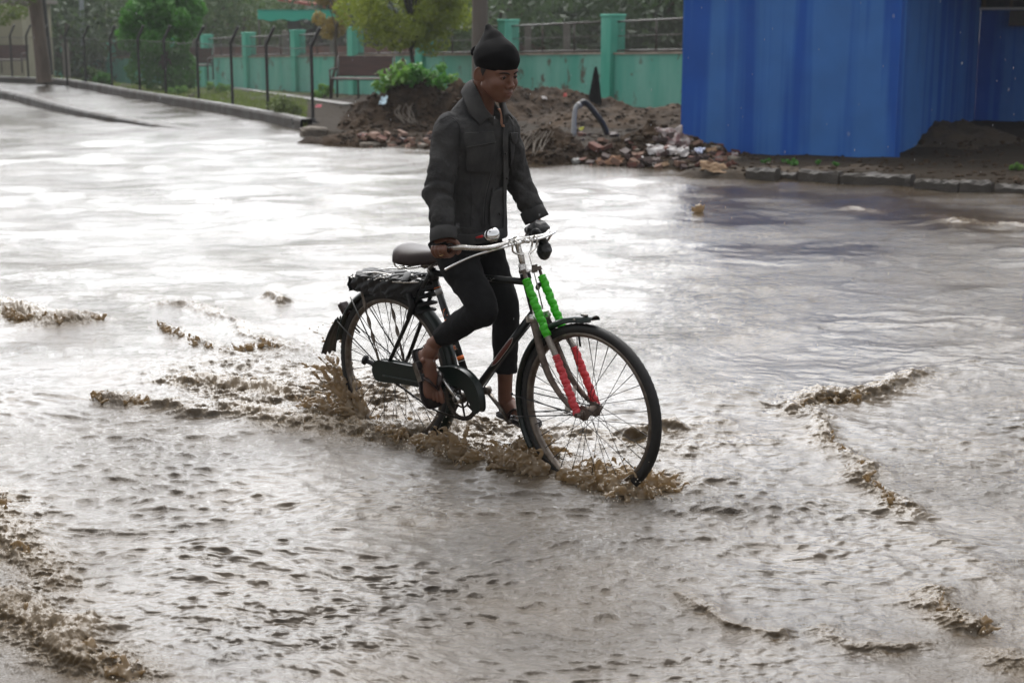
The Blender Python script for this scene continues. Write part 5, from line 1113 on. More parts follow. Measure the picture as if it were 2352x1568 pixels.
def ell_loft(g, secs, seg=28, sm=5, pw=2.0):      # sections: centre, half-axis vectors u and v
    A = cr([list(c) + list(u) + list(v) for c, u, v in secs], sm); P = []
    t = np.linspace(0, 2 * math.pi, seg, endpoint=False); ct = np.sign(np.cos(t)) * np.abs(np.cos(t)) ** (2 / pw); st = np.sign(np.sin(t)) * np.abs(np.sin(t)) ** (2 / pw)
    for r_ in A: P.append(r_[:3] + ct[:, None] * r_[3:6] + st[:, None] * r_[6:9])
    P = np.array(P); n0 = g.n; g.grid(P, wrap=True); g.f.append(tuple(n0 + i for i in range(seg))[::-1]); g.f.append(tuple(n0 + (len(P) - 1) * seg + i for i in range(seg))); return P
sec = lambda x, z, a, b, y=0, tilt=0: ((x, y, z), (a * math.cos(tilt), 0, -a * math.sin(tilt)), (0, b, 0))
# ears, neck, torso, arms, legs of the body
for s in (-1, 1):
    c = hp((-.014, s * .071, -.014)); ea = []
    for k in range(13): t = k / 12 * math.pi * 1.55 - .9; ea.append(hp((-.014 - .016 * math.cos(t) * 1.0 - .004, s * (.074 + .009 * math.cos(t)), -.012 + .029 * math.sin(t))))
    body.tube(ea, [.0045] * 13, 8, smooth=2); M3 = HR @ np.array(Euler((0, 0, s * R(-28))).to_matrix()); body.ball(hp((-.016, s * .073, -.014)), (.015, .0045, .026), 14, 10, M3)
ell_loft(body, [sec(.615, 1.655, .050, .050, 0, .35), sec(.605, 1.60, .049, .047, 0, .35), sec(.592, 1.555, .048, .048, 0, .3), sec(.580, 1.515, .052, .060, 0, .3), sec(.565, 1.47, .075, .12, 0, .2), sec(.555, 1.42, .085, .14), sec(.52, 1.25, .085, .12), sec(.49, 1.08, .085, .12), sec(.465, .98, .09, .12), sec(.46, .93, .07, .09)])
NS, NE, NW = np.array([.545, -.152, 1.462]), np.array([.548, -.226, 1.215]), np.array([.610, -.268, 1.045])
FS, FE, FW = np.array([.545, .152, 1.462]), np.array([.550, .245, 1.215]), np.array([.620, .270, 1.055])
for a, b, c in ((NS, NE, NW), (FS, FE, FW)): body.tube([a, (a + b) / 2, b, (b + c) / 2, c], [.045, .040, .034, .032, .024], 14, smooth=5)
NH, NK, NA = np.array([.455, -.085, .985]), np.array([.672, -.130, .742]), np.array([.384, -.140, .548])
FH, FK, FN = np.array([.465, .085, .985]), np.array([.585, .105, .690]), np.array([.542, .130, .275])
body.tube([NH, (NH + NK) / 2, NK, NK * .6 + NA * .4, NK * .2 + NA * .8, NA], [.07, .062, .048, .046, .031, .031], 18, smooth=5)
body.tube([FH, (FH + FK) / 2, FK, FK * .65 + FN * .35, FK * .25 + FN * .75, FN], [.07, .062, .048, .048, .033, .031], 18, smooth=5)
# feet: frame = origin at ball, f toward toes, n dorsal, l lateral
def foot(g, heel, toe, nrm, side, ankle):
    heel, toe, nrm = map(lambda q: np.array(q, float), (heel, toe, nrm)); f = toe - heel; L0 = np.linalg.norm(f); f /= L0; nrm = nrm - f * (nrm @ f); nrm /= np.linalg.norm(nrm); l = np.cross(nrm, f) * side
    Q = lambda a, b, c: heel + f * a * L0 + l * b + nrm * c
    S_ = []
    for a, b, w_, h0, h1 in ((.00, 0, .012, .004, .030), (.04, 0, .024, .0, .050), (.14, 0, .030, .0, .072), (.28, .001, .030, .004, .074), (.42, .003, .032, .007, .060), (.58, .004, .038, .004, .044), (.72, .004, .043, .0, .031), (.80, .004, .042, .0, .024), (.85, .003, .036, .001, .018)):
        c = Q(a, b, (h0 + h1) / 2); S_.append((c, l * w_, nrm * (h1 - h0) / 2))
    ell_loft(g, S_, 24, 4, 2.3)
    g.tube([ankle, ankle * .5 + Q(.16, 0, .06) * .5, Q(.16, 0, .035)], [.031, .034, .030], 16, smooth=4)
    g.ball(Q(.20, -.030, .062), (.012, .012, .012)); g.ball(Q(.20, .030, .056), (.012, .012, .012))
    for k, (b, ln, r_) in enumerate(((-.029, .215, .0125), (-.010, .205, .0092), (.006, .180, .0086), (.021, .155, .0082), (.034, .120, .0080))):
        s_ = .76 - .02 * k; g.tube([Q(s_ - .03, b * .9, .016), Q(s_ + ln * .45, b, .018), Q(s_ + ln * .80, b * 1.03, .011), Q(s_ + ln, b * 1.04, .009)], [r_, r_ * .95, r_ * 1.0, r_ * .7], 10, smooth=4)
        g.ball(Q(s_ + ln * .96, b * 1.04, .009), (r_ * .95,) * 3, 10, 8)
    return Q, f, nrm, l
NQ = foot(body, (.312, -.140, .514), (.402, -.150, .292), (.85, -.24, .36), -1, NA)
FQ = foot(body, (.500, .150, .212), (.712, .130, .196), (.02, -.10, 1), 1, FN)
# hands gripping the bar ends
def hand(g, wrist, gc, ax, up, side):             # gc grip centre, ax bar axis toward thumb/index end, up = back-of-hand side, side = outward
    gc, ax, up = map(lambda q: np.array(q, float), (gc, ax, up)); ax /= np.linalg.norm(ax); up = up - ax * (up @ ax); up /= np.linalg.norm(up); ot = np.cross(ax, up) * side
    Q = lambda a, ang, r_: gc + ax * a + r_ * (math.cos(ang) * up + math.sin(ang) * ot)
    palm = [(wrist, ax * .026, ot * .019), (wrist * .55 + Q(-.005, .1, .036) * .45, ax * .031, ot * .017), (Q(-.002, .25, .033), ax * .040, ot * .016), (Q(0, .75, .036), ax * .041, (math.sin(.75) * -up + math.cos(.75) * ot) * .011), (Q(.002, 1.25, .036), ax * .039, (-up) * .010)]
    ell_loft(g, [(c, u, v) for c, u, v in palm], 20, 4, 2.4)
    for k, (a, r_, l_) in enumerate(((.030, .0098, 1.0), (.0105, .0100, 1.06), (-.0095, .0095, 1.0), (-.0285, .0085, .86))):
        an = [1.0, 1.5, 2.05, 2.6, 3.2, 3.85, 4.35 * l_]; rd = [.034, .037, .0335, .031, .0285, .0265, .0255]
        g.tube([Q(a + .002 * math.sin(t * 2), t, q) for t, q in zip(an, rd)], [r_, r_ * 1.10, r_ * .95, r_ * 1.02, r_ * .92, r_ * .92, r_ * .75], 10, smooth=4)
        g.ball(Q(a, 1.45, .038), (r_ * 1.05,) * 3, 10, 8)
    g.tube([Q(.012, -.35, .034), Q(.034, -.85, .036), Q(.052, -1.5, .031), Q(.055, -2.2, .029), Q(.050, -2.75, .028)], [.014, .0125, .0105, .0105, .0075], 10, smooth=4)
NG, FG = np.array([.607, -.268, 1.001]), np.array([.607, .268, 1.001])
hand(body, NW + [-.004, -.004, .0], NG, (.95, .12, .10), (-.28, -.12, .95), 1)
hand(body, FW + [0, .004, .0], FG, (.95, -.12, .10), (-.20, .12, .97), -1)
b = bp(body, "body", skin); remesh(b, .0026, 3, .5)
# eyes, brows, lips
for s in (-1, 1):
    e = empty("eye", tuple(np.array(hp((.0720, s * .031, -.0008))) - np.array(P0))); e.parent = boy
    e.rotation_euler = Euler((0, R(26), R(-4))); g = MB(); g.ball((0, 0, 0), (.0128, .0142, .0112), 20, 14); g.build("eyeball", mat("eye_white", (.20, .17, .155), .25), e)
    g = MB(); g.ball((.0088, 0, .0002), (.0050, .0074, .0074), 14, 10); g.build("iris", mat("dark_iris", (.012, .007, .005), .08), e)
    g = MB(); g.tube([(.0095, -.0135, .0010), (.0138, -.006, .0045), (.0142, .002, .0052), (.0110, .011, .0030), (.0075, .0145, .0005)], [.0007, .0013, .0014, .0012, .0006], 6, smooth=4); g.build("eyelash", mat("lash_black", (.008, .006, .005), .6), e)
    g = MB(); pts = [hp(q) for q in ((.0915, s * .0110, .0115), (.0905, s * .0220, .0165), (.0850, s * .0340, .0178), (.0750, s * .0460, .0150), (.0685, s * .0515, .0110))]
    g.tube(pts, [.0024, .0042, .0042, .0032, .0012], 8, smooth=4, flat=.75); bp(g, "eyebrow", mat("brow_hair", (.012, .008, .006), .8))
g = MB(); G = []
for v_, (dx, dz, w_) in enumerate(((-.0005, -.0568, .016), (.0014, -.0600, .0205), (-.0018, -.0655, .0215))): G.append([hp((.0954 + dx - 7.5 * (y * w_) ** 2 * 4.2, y * w_, dz - .0036 * abs(y) ** 1.5 + (.0012 * math.cos(y * 9) if v_ == 0 else 0))) for y in np.linspace(-1, 1, 17)])
g.grid(np.array(G)); G = []
for v_, (dx, dz, w_) in enumerate(((-.0018, -.0665, .0205), (.0012, -.0722, .0175), (-.0012, -.0775, .0125))): G.append([hp((.0938 + dx - 7.5 * (y * w_) ** 2 * 4.2, y * w_, dz - .0016 * abs(y) ** 1.5)) for y in np.linspace(-1, 1, 17)])
g.grid(np.array(G)); bp(g, "lips", mat("lip_skin", (.135, .052, .042), .4))
hair = mat("black_hair", (.008, .006, .005), .6, bump=.001, scale=200, stretch=(1, 1, .2), c2=(.014, .01, .008))
g = MB()
G = []
for z in np.linspace(.045, -.030, 8):
    row_ = []
    for a in np.linspace(R(68), R(292), 60):
        k = 1.03; w0 = max(0, min(1, (.045 - z) / .075)); aa = R(180) + (a - R(180)) * (1 - .22 * w0); row_.append(hp((-.004 + .094 * k * math.cos(aa) * math.sqrt(max(.05, 1 - ((z - .028) / .1) ** 2)), .073 * k * math.sin(aa) * math.sqrt(max(.05, 1 - ((z - .028) / .1) ** 2)), z)))
    G.append(row_)
g.grid(np.array(G)); bp(g, "hair", hair)
# --- wrapped black turban
def turb_sd(p):
    A = lambda *c: np.array(c)
    d = sd_ell(p, A(-.006, 0, .055), A(.102, .084, .078))
    d = smin(d, sd_cap(p, (-.002, 0, .058), (-.036, .004, .112), .082, .044), .015)
    d = smin(d, sd_cap(p, (.030, 0, .088), (-.078, .006, .166), .040, .006), .02)
    d = smin(d, sd_cap(p, (-.050, 0, .090), (-.080, .006, .155), .044, .010), .02)
    d = smin(d, sd_cap(p, (-.085, 0, .060), (-.088, 0, .085), .022, .018), .015)
    x, y, z = p[:, 0], p[:, 1], p[:, 2]; a = np.arctan2(y, x)
    d = d + .0005 * np.sin(22 * z / .1 * .55 + 2.6 * np.sin(a + .6) + 1.2 * x * 40 * .4) + .0006 * np.sin(41 * (z * 9 + .35 * a)) * np.clip((-x) * 14, 0, 1)
    cut = (.0195 + .10 * (x * -.06) - .020 * np.clip(-x / .1, 0, 1)) - z                      # lower hem, dipping at the back
    d = smax(d, cut, .004)
    return d
T_ = star(turb_sd, np.array([-.012, 0, .075]), 150, 160, .19)
g = MB(); g.grid((T_.reshape(-1, 3) @ HR.T + HO).reshape(T_.shape), wrap=True)
tm = mat("black_turban_cloth", (.0016, .0016, .0020), .85, c2=(.0030, .0030, .0036), scale=40, bump=.0004, bscale=900, spec=.15); o = bp(g, "turban", tm)
g = MB(); tie = [hp(q) for q in ((-.098, -.030, .055), (-.106, -.034, .050), (-.112, -.030, .060), (-.108, -.022, .074), (-.102, -.026, .064))]; g.tube(tie, [.006, .009, .010, .008, .005], 8, smooth=5); k = bp(g, "turban_knot", tm); k.parent = o
# --- trousers
den = mat("black_denim", (.0040, .0040, .0046), .85, c2=(.0080, .0080, .0088), scale=16, bump=.0006, bscale=700, spec=.2)
g = MB()
ell_loft(g, [sec(.478, 1.06, .100, .135), sec(.472, 1.00, .105, .142), sec(.468, .95, .100, .140), sec(.470, .915, .080, .11), sec(.47, .90, .05, .08)])
ncuff = NK * .17 + NA * .83; nck = ncuff + np.array([.002, 0, .002])
g.tube([NH + [-.005, 0, .02], NH * .72 + NK * .28, NH * .4 + NK * .6, NK * .9 + NH * .1 + [.004, 0, .006], NK + [.006, 0, -.016], NK * .78 + NA * .22 + [0, 0, -.004], NK * .5 + NA * .5, NK * .28 + NA * .72, nck], [.090, .084, .074, .066, .062, .058, .052, .045, .043], 26, smooth=6)
fcuff = np.array([.556, .122, .405])
g.tube([FH + [0, 0, .02], FH * .7 + FK * .3, FH * .35 + FK * .65, FK, FK * .75 + FN * .25, FK * .5 + FN * .5, FK * .42 + FN * .58, fcuff], [.088, .080, .068, .060, .056, .052, .050, .049], 26, smooth=6)
o = bp(g, "trousers", den); remesh(o, .0048, 6, .6, [("tf1", .09, .012, 1), ("tf2", .028, .006, 1)])
cuffm = mat("denim_hem", (.008, .008, .009), .8)
def ringtube(c, d, r_, t, nm, m, par, el=1.0):
    d = np.array(d, float); d /= np.linalg.norm(d); u = np.cross(d, [0, 1, 0]); u /= np.linalg.norm(u); v = np.cross(d, u); a = np.linspace(0, 2 * math.pi, 36)
    g = MB(); g.tube([np.array(c) + r_ * (math.cos(q) * u + el * math.sin(q) * v) for q in a], t, 8, cap=False); return bp(g, nm, m, par)
# --- jacket
jk = mat("charcoal_corduroy", (.030, .030, .031), .9, c2=(.056, .055, .054), scale=7, bump=.004, bscale=75, spec=.15)
g = MB()
JS0 = [sec(.500, 1.000, .118, .158, 0, -.02), sec(.497, 1.06, .116, .158), sec(.500, 1.14, .112, .155), sec(.512, 1.22, .112, .160), sec(.527, 1.30, .116, .170), sec(.543, 1.38, .116, .176, 0, .1), sec(.558, 1.452, .106, .172, 0, .2), sec(.572, 1.500, .090, .142, 0, .25), sec(.580, 1.530, .078, .102, 0, .55), sec(.584, 1.552, .070, .078, 0, .85)]
JP = ell_loft(g, JS0, 110, 12, 2.35)
def sleeve_m(g, S0, E0, W0, s):
    pts = [S0 + [-.01, -s * .035, .006], S0 + [0, s * .004, -.010], S0 * .62 + E0 * .38, E0 * .85 + S0 * .15, E0 + [-.012, 0, 0], E0 * .70 + W0 * .30, E0 * .35 + W0 * .65, W0 * .93 + E0 * .07]
    g.tube(pts, [.056, .062, .059, .056, .055, .053, .049, .046], 56, smooth=14)
sleeve_m(g, NS, NE, NW, -1); sleeve_m(g, FS, FE, FW, 1)
jo = bp(g, "jacket", jk)
# wrinkles: soft oblique folds pressed into the base mesh
V = np.zeros(len(jo.data.vertices) * 3); jo.data.vertices.foreach_get("co", V); V = V.reshape(-1, 3); Nn = np.zeros_like(V.ravel()); jo.data.vertices.foreach_get("normal", Nn); Nn = Nn.reshape(-1, 3)
x, y, z = V[:, 0] + .47, V[:, 1], V[:, 2]; arm = np.clip((np.abs(y) - .17) / .04, 0, 1)
cre = lambda ph: 1 - np.abs(np.sin(ph)) ** .55 * 1.6                # sharp valleys between soft rolls
s_ = np.sign(y)
f = 1.5 * arm * (-.0075 * np.clip(cre(z * 34 + s_ * x * 26 + 1.4 * np.sin(z * 21 + y * 30)), -1, 1) * np.exp(-((z - 1.22) / .07) ** 2) - .0060 * np.clip(cre(z * 46 - x * 30 + 1.2 * np.sin(x * 50)), -1, 1) * np.exp(-((z - 1.10) / .05) ** 2) - .0040 * np.clip(cre(z * 22 + x * 34 + y * 12), -1, 1) * np.exp(-((z - 1.38) / .06) ** 2))
f += 1.5 * (1 - arm) * (-.0045 * np.clip(cre(y * 30 + x * 12 + z * 8 + 1.5 * np.sin(z * 13)), -1, 1) * np.clip((1.30 - z) / .12, 0, 1) - .0035 * np.clip(cre(z * 26 + s_ * y * 40 + 1.2 * np.sin(y * 25)), -1, 1) * np.exp(-((z - 1.40) / .09) ** 2))
jo.data.vertices.foreach_set("co", (V + Nn * f[:, None]).ravel().astype(np.float32)); jo.data.update()
remesh(jo, .0046, 3, .5, [("jf1", .085, .016, 1), ("jf2", .030, .0065, 1)])
# surface to lay pockets, seams and collar on
MBW = MB_; JV = np.array([list(v.co) for v in jo.data.vertices]) + np.array(P0)
JB = BVHTree.FromPolygons([Vector(v) for v in JV], [tuple(p_.vertices) for p_ in jo.data.polygons])
MI = MB_.inverted(); CAMP = MI @ Vector((0, 0, HC))
def lay(u, v, off=.006):                          # local surface point seen at a plate pixel
    d = (MI.to_3x3() @ ray(u, v)).normalized(); h = JB.ray_cast(CAMP, d)
    if h[0] is None: n_ = JB.find_nearest(CAMP + d * 6.2); return np.array(n_[0] + n_[1] * off)
    n_ = h[1] if h[1].dot(d) < 0 else -h[1]; return np.array(h[0] + n_ * off)
def z2p(x, y): return (1650 + x / 1.568) * .57422, (60 + y / 1.568) * .57422
def patch(quad, nm, m, off=.009, th=.004, n=12, par=jo, puff=.0):   # quad corners in close-up pixels
    a, b_, c, d_ = [np.array(z2p(*q)) for q in quad]; G = []
    for i in range(n):
        t = i / (n - 1); row_ = []
        for j in range(n):
            s_ = j / (n - 1); q = (a * (1 - s_) + b_ * s_) * (1 - t) + (d_ * (1 - s_) + c * s_) * t; row_.append(lay(q[0], q[1], off + puff * math.sin(math.pi * s_) * math.sin(math.pi * t)))
        G.append(row_)
    G = np.array(G)
    for _ in range(3): H_ = G.copy(); H_[1:-1, 1:-1] = (G[:-2, 1:-1] + G[2:, 1:-1] + G[1:-1, :-2] + G[1:-1, 2:] + 2 * G[1:-1, 1:-1]) / 6; G = H_
    g = MB(); g.grid(G); o = bp(g, nm, m, jo); o.parent = par; s_ = o.modifiers.new("t", 'SOLIDIFY'); s_.thickness = th; s_.offset = 0; bv = o.modifiers.new("b", 'BEVEL'); bv.width = .0015; bv.segments = 2; return o
def seam(px, nm="seam", off=.007, r_=.0016, m=None, z2=True):
    P = [lay(*(z2p(*q) if z2 else q), off) for q in px]; g = MB(); g.tube(P, r_, 6, smooth=5); return bp(g, nm, m or seamm, jo)
seamm = mat("dark_seam", (.014, .014, .015), .9); stit = mat("pale_stitch", (.075, .075, .075), .8); jk2 = mat("charcoal_corduroy_edge", (.038, .038, .0385), .9, c2=(.060, .059, .058), scale=14, bump=.0008, bscale=420, spec=.15)
patch([(332, 820), (502, 805), (505, 985), (338, 978)], "pocket", jk, .008, .006, puff=.004)
patch([(325, 742), (490, 728), (508, 800), (330, 832)], "pocket_flap", jk2, .014, .006)
patch([(600, 790), (630, 800), (628, 975), (606, 970)], "pocket", jk, .008, .006)
patch([(597, 738), (638, 738), (652, 800), (608, 800)], "pocket_flap", jk2, .014, .006)
patch([(556, 690), (585, 680), (590, 1400), (560, 1405)], "placket", jk2, .009, .005, 26)
seam([(360, 985), (366, 1150), (362, 1320)]); seam([(492, 985), (455, 1150), (445, 1330)]); seam([(486, 985), (448, 1150), (438, 1330)], m=stit, r_=.0007)
seam([(180, 668), (230, 648), (285, 700), (300, 850)], off=.008); seam([(335, 742), (488, 728)], m=stit, off=.018, r_=.0007); seam([(335, 824), (430, 806), (505, 796)], m=stit, off=.018, r_=.0008)
seam([(255, 1330), (400, 1345), (560, 1350)], off=.008); seam([(262, 1000), (256, 1200), (262, 1330)], off=.007)
for q in ((534, 1245), (575, 1020), (572, 860)): g = MB(); p_ = lay(*z2p(*q), .014); g.ball(p_, (.0055, .0055, .0055), 10, 6); bp(g, "button", darkst, jo)
# collar: stand and two leaves, rolled over the neck hole
def sheet(rows, nm, m, th=.005, par=jo, sm=5):
    A = cr([np.array(r_).ravel() for r_ in rows], sm); k = len(rows[0]); A = np.array([cr(r_.reshape(k, 3), sm) for r_ in A]); g = MB(); g.grid(A); o = bp(g, nm, m, jo); o.parent = par; s_ = o.modifiers.new("t", 'SOLIDIFY'); s_.thickness = th; s_.offset = 0; return o
NB = np.array([.578, 0, 1.50]); 
def ring_pt(a, r_, z, lean_=.45): return np.array([.585 + r_[0] * math.cos(a), r_[1] * math.sin(a), z - lean_ * r_[0] * math.cos(a)])
nin = [(.673, -.026, 1.498), (.653, -.053, 1.540), (.633, -.060, 1.585), (.602, -.054, 1.625), (.566, -.034, 1.640)]
nout = [(.652, -.082, 1.474), (.626, -.108, 1.516), (.600, -.108, 1.558), (.558, -.084, 1.592), (.524, -.048, 1.602)]
mir = lambda L_: [np.array((x, -y, z)) for x, y, z in L_[::-1]]
topr = [np.array(q) for q in nin] + [np.array((.548, 0, 1.642))] + mir(nin)
outr = [np.array(q) for q in nout] + [np.array((.508, 0, 1.603))] + mir(nout)
outr[-1] = np.array([.672, .088, 1.484]); topr[-1] = np.array([.684, .030, 1.500])
inner = [q + np.array([-.004, -np.sign(q[1]) * .006, -.032]) for q in topr]
mid = [(a + b_) / 2 + np.array([0, 0, .010]) + (b_ - a) * .06 for a, b_ in zip(topr, outr)]
sheet([inner, topr, mid, outr], "collar", jk2, .006)
# undershirt, pale lining at the open neck
g = MB(); ell_loft(g, [sec(.596, 1.500, .068, .064, 0, .75), sec(.590, 1.470, .080, .085, 0, .5), sec(.578, 1.42, .09, .1)], 30, 4); bp(g, "undershirt", mat("black_tee", (.01, .01, .011), .8))
g = MB(); G = [[np.array([.650 + .026 * t + .005 * math.sin(q * 5 + 4 * t), .022 + .018 * q * (1 - .6 * t) + .004 * math.sin(6 * t), 1.530 - .072 * t]) for q in np.linspace(0, 1, 5)] for t in np.linspace(0, 1, 8)]; g.grid(np.array(G)); o = bp(g, "collar_lining", mat("tan_lining", (.34, .18, .12), .8)); o.modifiers.new("t", 'SOLIDIFY').thickness = .004; o.parent = jo
# cuffs
for W0, E0, s in ((NW, NE, -1), (FW, FE, 1)):
    d = (W0 - E0) / np.linalg.norm(W0 - E0); a = W0 - d * .040; b_ = W0 + d * .014; u = np.cross(d, [0, 1, 0]); u /= np.linalg.norm(u); v = np.cross(d, u); n_ = 40; G = []
    for t, r_ in ((0, .049), (.03, .0535), (.5, .0540), (.97, .0530), (1.0, .050), (.9, .047), (.4, .044)):
        G.append([a + (b_ - a) * t + r_ * (1 + .05 * math.sin(3 * q + s + 2 * t) + .035 * math.sin(7 * q + 5 * t) + .02 * math.sin(13 * q + 3 * t)) * (math.cos(q) * u + math.sin(q) * v) for q in np.linspace(0, 2 * math.pi, n_, endpoint=False)])
    g = MB(); g.grid(np.array(G), wrap=True); bp(g, "cuff", jk2, jo)
g = MB(); ell_loft(g, [sec(.500, .992, .124, .163), sec(.4995, 1.000, .1255, .1655), sec(.499, 1.030, .1245, .1645), sec(.499, 1.036, .121, .161)], 56, 3, 2.35); bp(g, "waistband", jk2, jo)
# anklet and ring
ringtube(NA + (NQ[0](.16, 0, .05) - NA) * .25, NQ[0](.16, 0, .05) - NA, .0335, .0016, "anklet", mat("black_thread", (.01, .01, .01), .7), boy)
gold = mat("gold_ring", (.62, .42, .20), .25, 1)
ax_ = np.array((.95, .12, .10)); ax_ /= np.linalg.norm(ax_); up0 = np.array((-.28, -.12, .95)); up0 = up0 - ax_ * (up0 @ ax_); up0 /= np.linalg.norm(up0); ot0 = np.cross(ax_, up0)
rc = NG + ax_ * .0105 + .0345 * (math.cos(2.0) * up0 + math.sin(2.0) * ot0); ringtube(rc, (-math.sin(2.0) * up0 + math.cos(2.0) * ot0), .0112, .0014, "ring", gold, boy)
# flip-flops
sole = mat("dark_rubber_sole", (.014, .010, .010), .38, c2=(.024, .017, .016), scale=25); strap = mat("brown_thong_strap", (.018, .010, .009), .3, c2=(.035, .018, .015), scale=30)
def thong(Q, f, nrm, l):
    e = empty("flip_flop", (0, 0, 0)); e.parent = boy; prof = [(-.045, .018), (-.03, .030), (.10, .036), (.30, .034), (.45, .036), (.65, .046), (.80, .050), (.92, .047), (1.01, .036), (1.05, .018)]
    L_ = [(a, w_) for a, w_ in cr(prof, 5)]; G = []
    for zz, k in ((-.004, .93), (-.0005, 1), (-.0145, 1.0), (-.018, .95)): G.append([Q(a, w_ * k + .003, zz) for a, w_ in L_] + [Q(a, -w_ * k + .003, zz) for a, w_ in L_[::-1]])
    g = MB(); G = np.array(G); n0 = g.n; g.grid(G, wrap=True); n = G.shape[1]; h = n // 2
    for r_ in (0, 3):
        for i in range(h - 1): g.f.append((r_ * n + i, r_ * n + i + 1, r_ * n + n - 2 - i, r_ * n + n - 1 - i))
    o = bp(g, "sole", sole, e); o.parent = e
    g = MB()
    for s in (-1, 1): g.tube([Q(.40, s * .040, -.004), Q(.46, s * .040, .030), Q(.56, s * .028, .052), Q(.68, s * .010 - .006, .043), Q(.76, -.018, .026)], [.009, .012, .012, .010, .006], 8, smooth=6, flat=.35, up=nrm)
    g.tube([Q(.77, -.019, .028), Q(.775, -.019, -.002)], .0035, 8); o = bp(g, "strap", strap, e); o.parent = e
thong(*NQ); thong(*FQ)

# ------------------------------------------------------------------ splashing muddy water thrown up by wheels and foot
smt = bpy.data.materials.new("muddy_splash"); smt.use_nodes = True; n = smt.node_tree; N = n.nodes; L = n.links; p = N["Principled BSDF"]
p.inputs["Base Color"].default_value = (.22, .165, .105, 1); p.inputs["Roughness"].default_value = .06; p.inputs["IOR"].default_value = 1.5
tr = N.new("ShaderNodeBsdfTranslucent"); tr.inputs[0].default_value = (.62, .49, .32, 1); mx = N.new("ShaderNodeMixShader"); mx.inputs[0].default_value = .45
L.new(p.outputs[0], mx.inputs[1]); L.new(tr.outputs[0], mx.inputs[2]); L.new(mx.outputs[0], N["Material Output"].inputs[0])
tc = N.new("ShaderNodeTexCoord"); nz = N.new("ShaderNodeTexNoise"); nz.inputs["Scale"].default_value = 90; nz.inputs["Detail"].default_value = 4; L.new(tc.outputs["Object"], nz.inputs["Vector"])
bu = N.new("ShaderNodeBump"); bu.inputs["Distance"].default_value = .0006; L.new(nz.outputs[0], bu.inputs["Height"]); L.new(bu.outputs[0], p.inputs["Normal"])
sr_ = np.random.default_rng(21)
def icos(g, c, r_, st=(1, 1, 1)): g.add(ico * (r_ * np.array(st)) + np.array(c), icf)
def jets(g, src, n, vel, spread, r0, T=(.08, .26), drops=None, dens=.55):
    for _ in range(n):
        a, b_ = src; t0 = sr_.random(); p_ = np.array(a) * (1 - t0) + np.array(b_) * t0 + sr_.normal(0, .012, 3); v = np.array(vel) * sr_.uniform(.45, 1.15) + sr_.normal(0, 1, 3) * np.array(spread)
        Tm = sr_.uniform(*T); m = 26; r_ = r0 * sr_.uniform(.55, 1.5); wob = sr_.normal(0, .012, 3)
        for k in range(m):
            t = Tm * k / m; q = p_ + v * t + np.array([0, 0, -4.9]) * t * t + wob * math.sin(k * .5)
            if q[2] < -.03: break
            rr = r_ * (1 - .72 * k / m) * (1 + .35 * math.sin(k * 1.3 + p_[0] * 60))
            icos(g, q, max(.0022, rr), (1.25, 1.25, 1))
        if drops is not None and sr_.random() < dens:
            for k in range(3): t = Tm * sr_.uniform(1.0, 1.5); q = p_ + v * t + np.array([0, 0, -4.9]) * t * t + sr_.normal(0, .012, 3); drops.append((q, sr_.uniform(.0012, .0042)))
def splash(nm, org, specs, label, vox=.0038, mounds=()):
    g = MB(); dr = []; o_ = np.array(org)
    for s_ in specs: jets(g, (np.array(s_[0]) - o_, np.array(s_[1]) - o_), s_[2], s_[3], s_[4], s_[5], s_[6] if len(s_) > 6 else (.08, .26), dr)
    for c, rad, n_ in mounds:
        for _ in range(0):
            q = np.array(c) - o_ + sr_.normal(0, 1, 3) * np.array(rad); q[2] = -.022 + abs(q[2]) * .9; icos(g, q, sr_.uniform(.006, .016), (1.9, 1.9, .8))
    o = g.build(nm, smt); o.location = org; r_ = o.modifiers.new("r", 'REMESH'); r_.mode = 'VOXEL'; r_.voxel_size = vox; r_.use_smooth_shade = True
    s_ = o.modifiers.new("s", 'SMOOTH'); s_.iterations = 6; s_.factor = .5; tag(o, label, "splash", kind="stuff")
    return [(q + o_, r) for q, r in dr]
def LW(x, y, z): return np.array(MB_ @ Vector((x, y, z)))
fw = np.array(MB_.to_3x3() @ Vector((1, 0, 0))); lf = np.array(MB_.to_3x3() @ Vector((0, 1, 0)))
rb, rf_, fbk, ff = LW(-.26, 0, .07), LW(.02, 0, .06), LW(.85, 0, .06), LW(1.32, 0, .06)
DR = []
DR += splash("splash", tuple(LW(-.30, 0, WZ)), [
    (LW(-.20, -.02, .07), LW(-.34, .02, .08), 70, -fw * 1.1 + np.array([0, 0, 2.15]), (.28, .25, .30), .0115, (.10, .30)),
    (LW(-.18, -.05, .05), LW(-.52, -.05, .06), 60, -fw * .9 - lf * .25 + np.array([0, 0, 1.05]), (.35, .30, .25), .012, (.08, .24)),
    (LW(-.30, .0, .05), LW(-1.2, .10, .05), 150, -fw * .6 + np.array([0, 0, .55]), (.30, .30, .20), .011, (.05, .16))],
    "tan muddy spray thrown up behind the rear wheel", mounds=((LW(-.34, 0, .09), (.09, .07, .035), 60), (LW(-.60, 0, .06), (.14, .10, .018), 30)))
DR += splash("splash", tuple(LW(.30, 0, WZ)), [
    (LW(-.12, -.06, .05), LW(.60, -.08, .05), 170, np.array([0, 0, .85]) - lf * .35 - fw * .25, (.30, .25, .25), .0090, (.06, .20)),
    (LW(.36, -.12, .06), LW(.50, -.10, .06), 40, np.array([0, 0, 1.15]) - fw * .1, (.22, .20, .30), .009, (.06, .24)),
    (LW(.0, .10, .05), LW(.35, .08, .05), 40, np.array([0, 0, .9]), (.3, .25, .2), .010, (.06, .18))],
    "churned brown splashes along the water between the two wheels", mounds=((LW(.05, -.06, .065), (.16, .08, .015), 30), (LW(.45, -.06, .06), (.15, .07, .012), 20)))
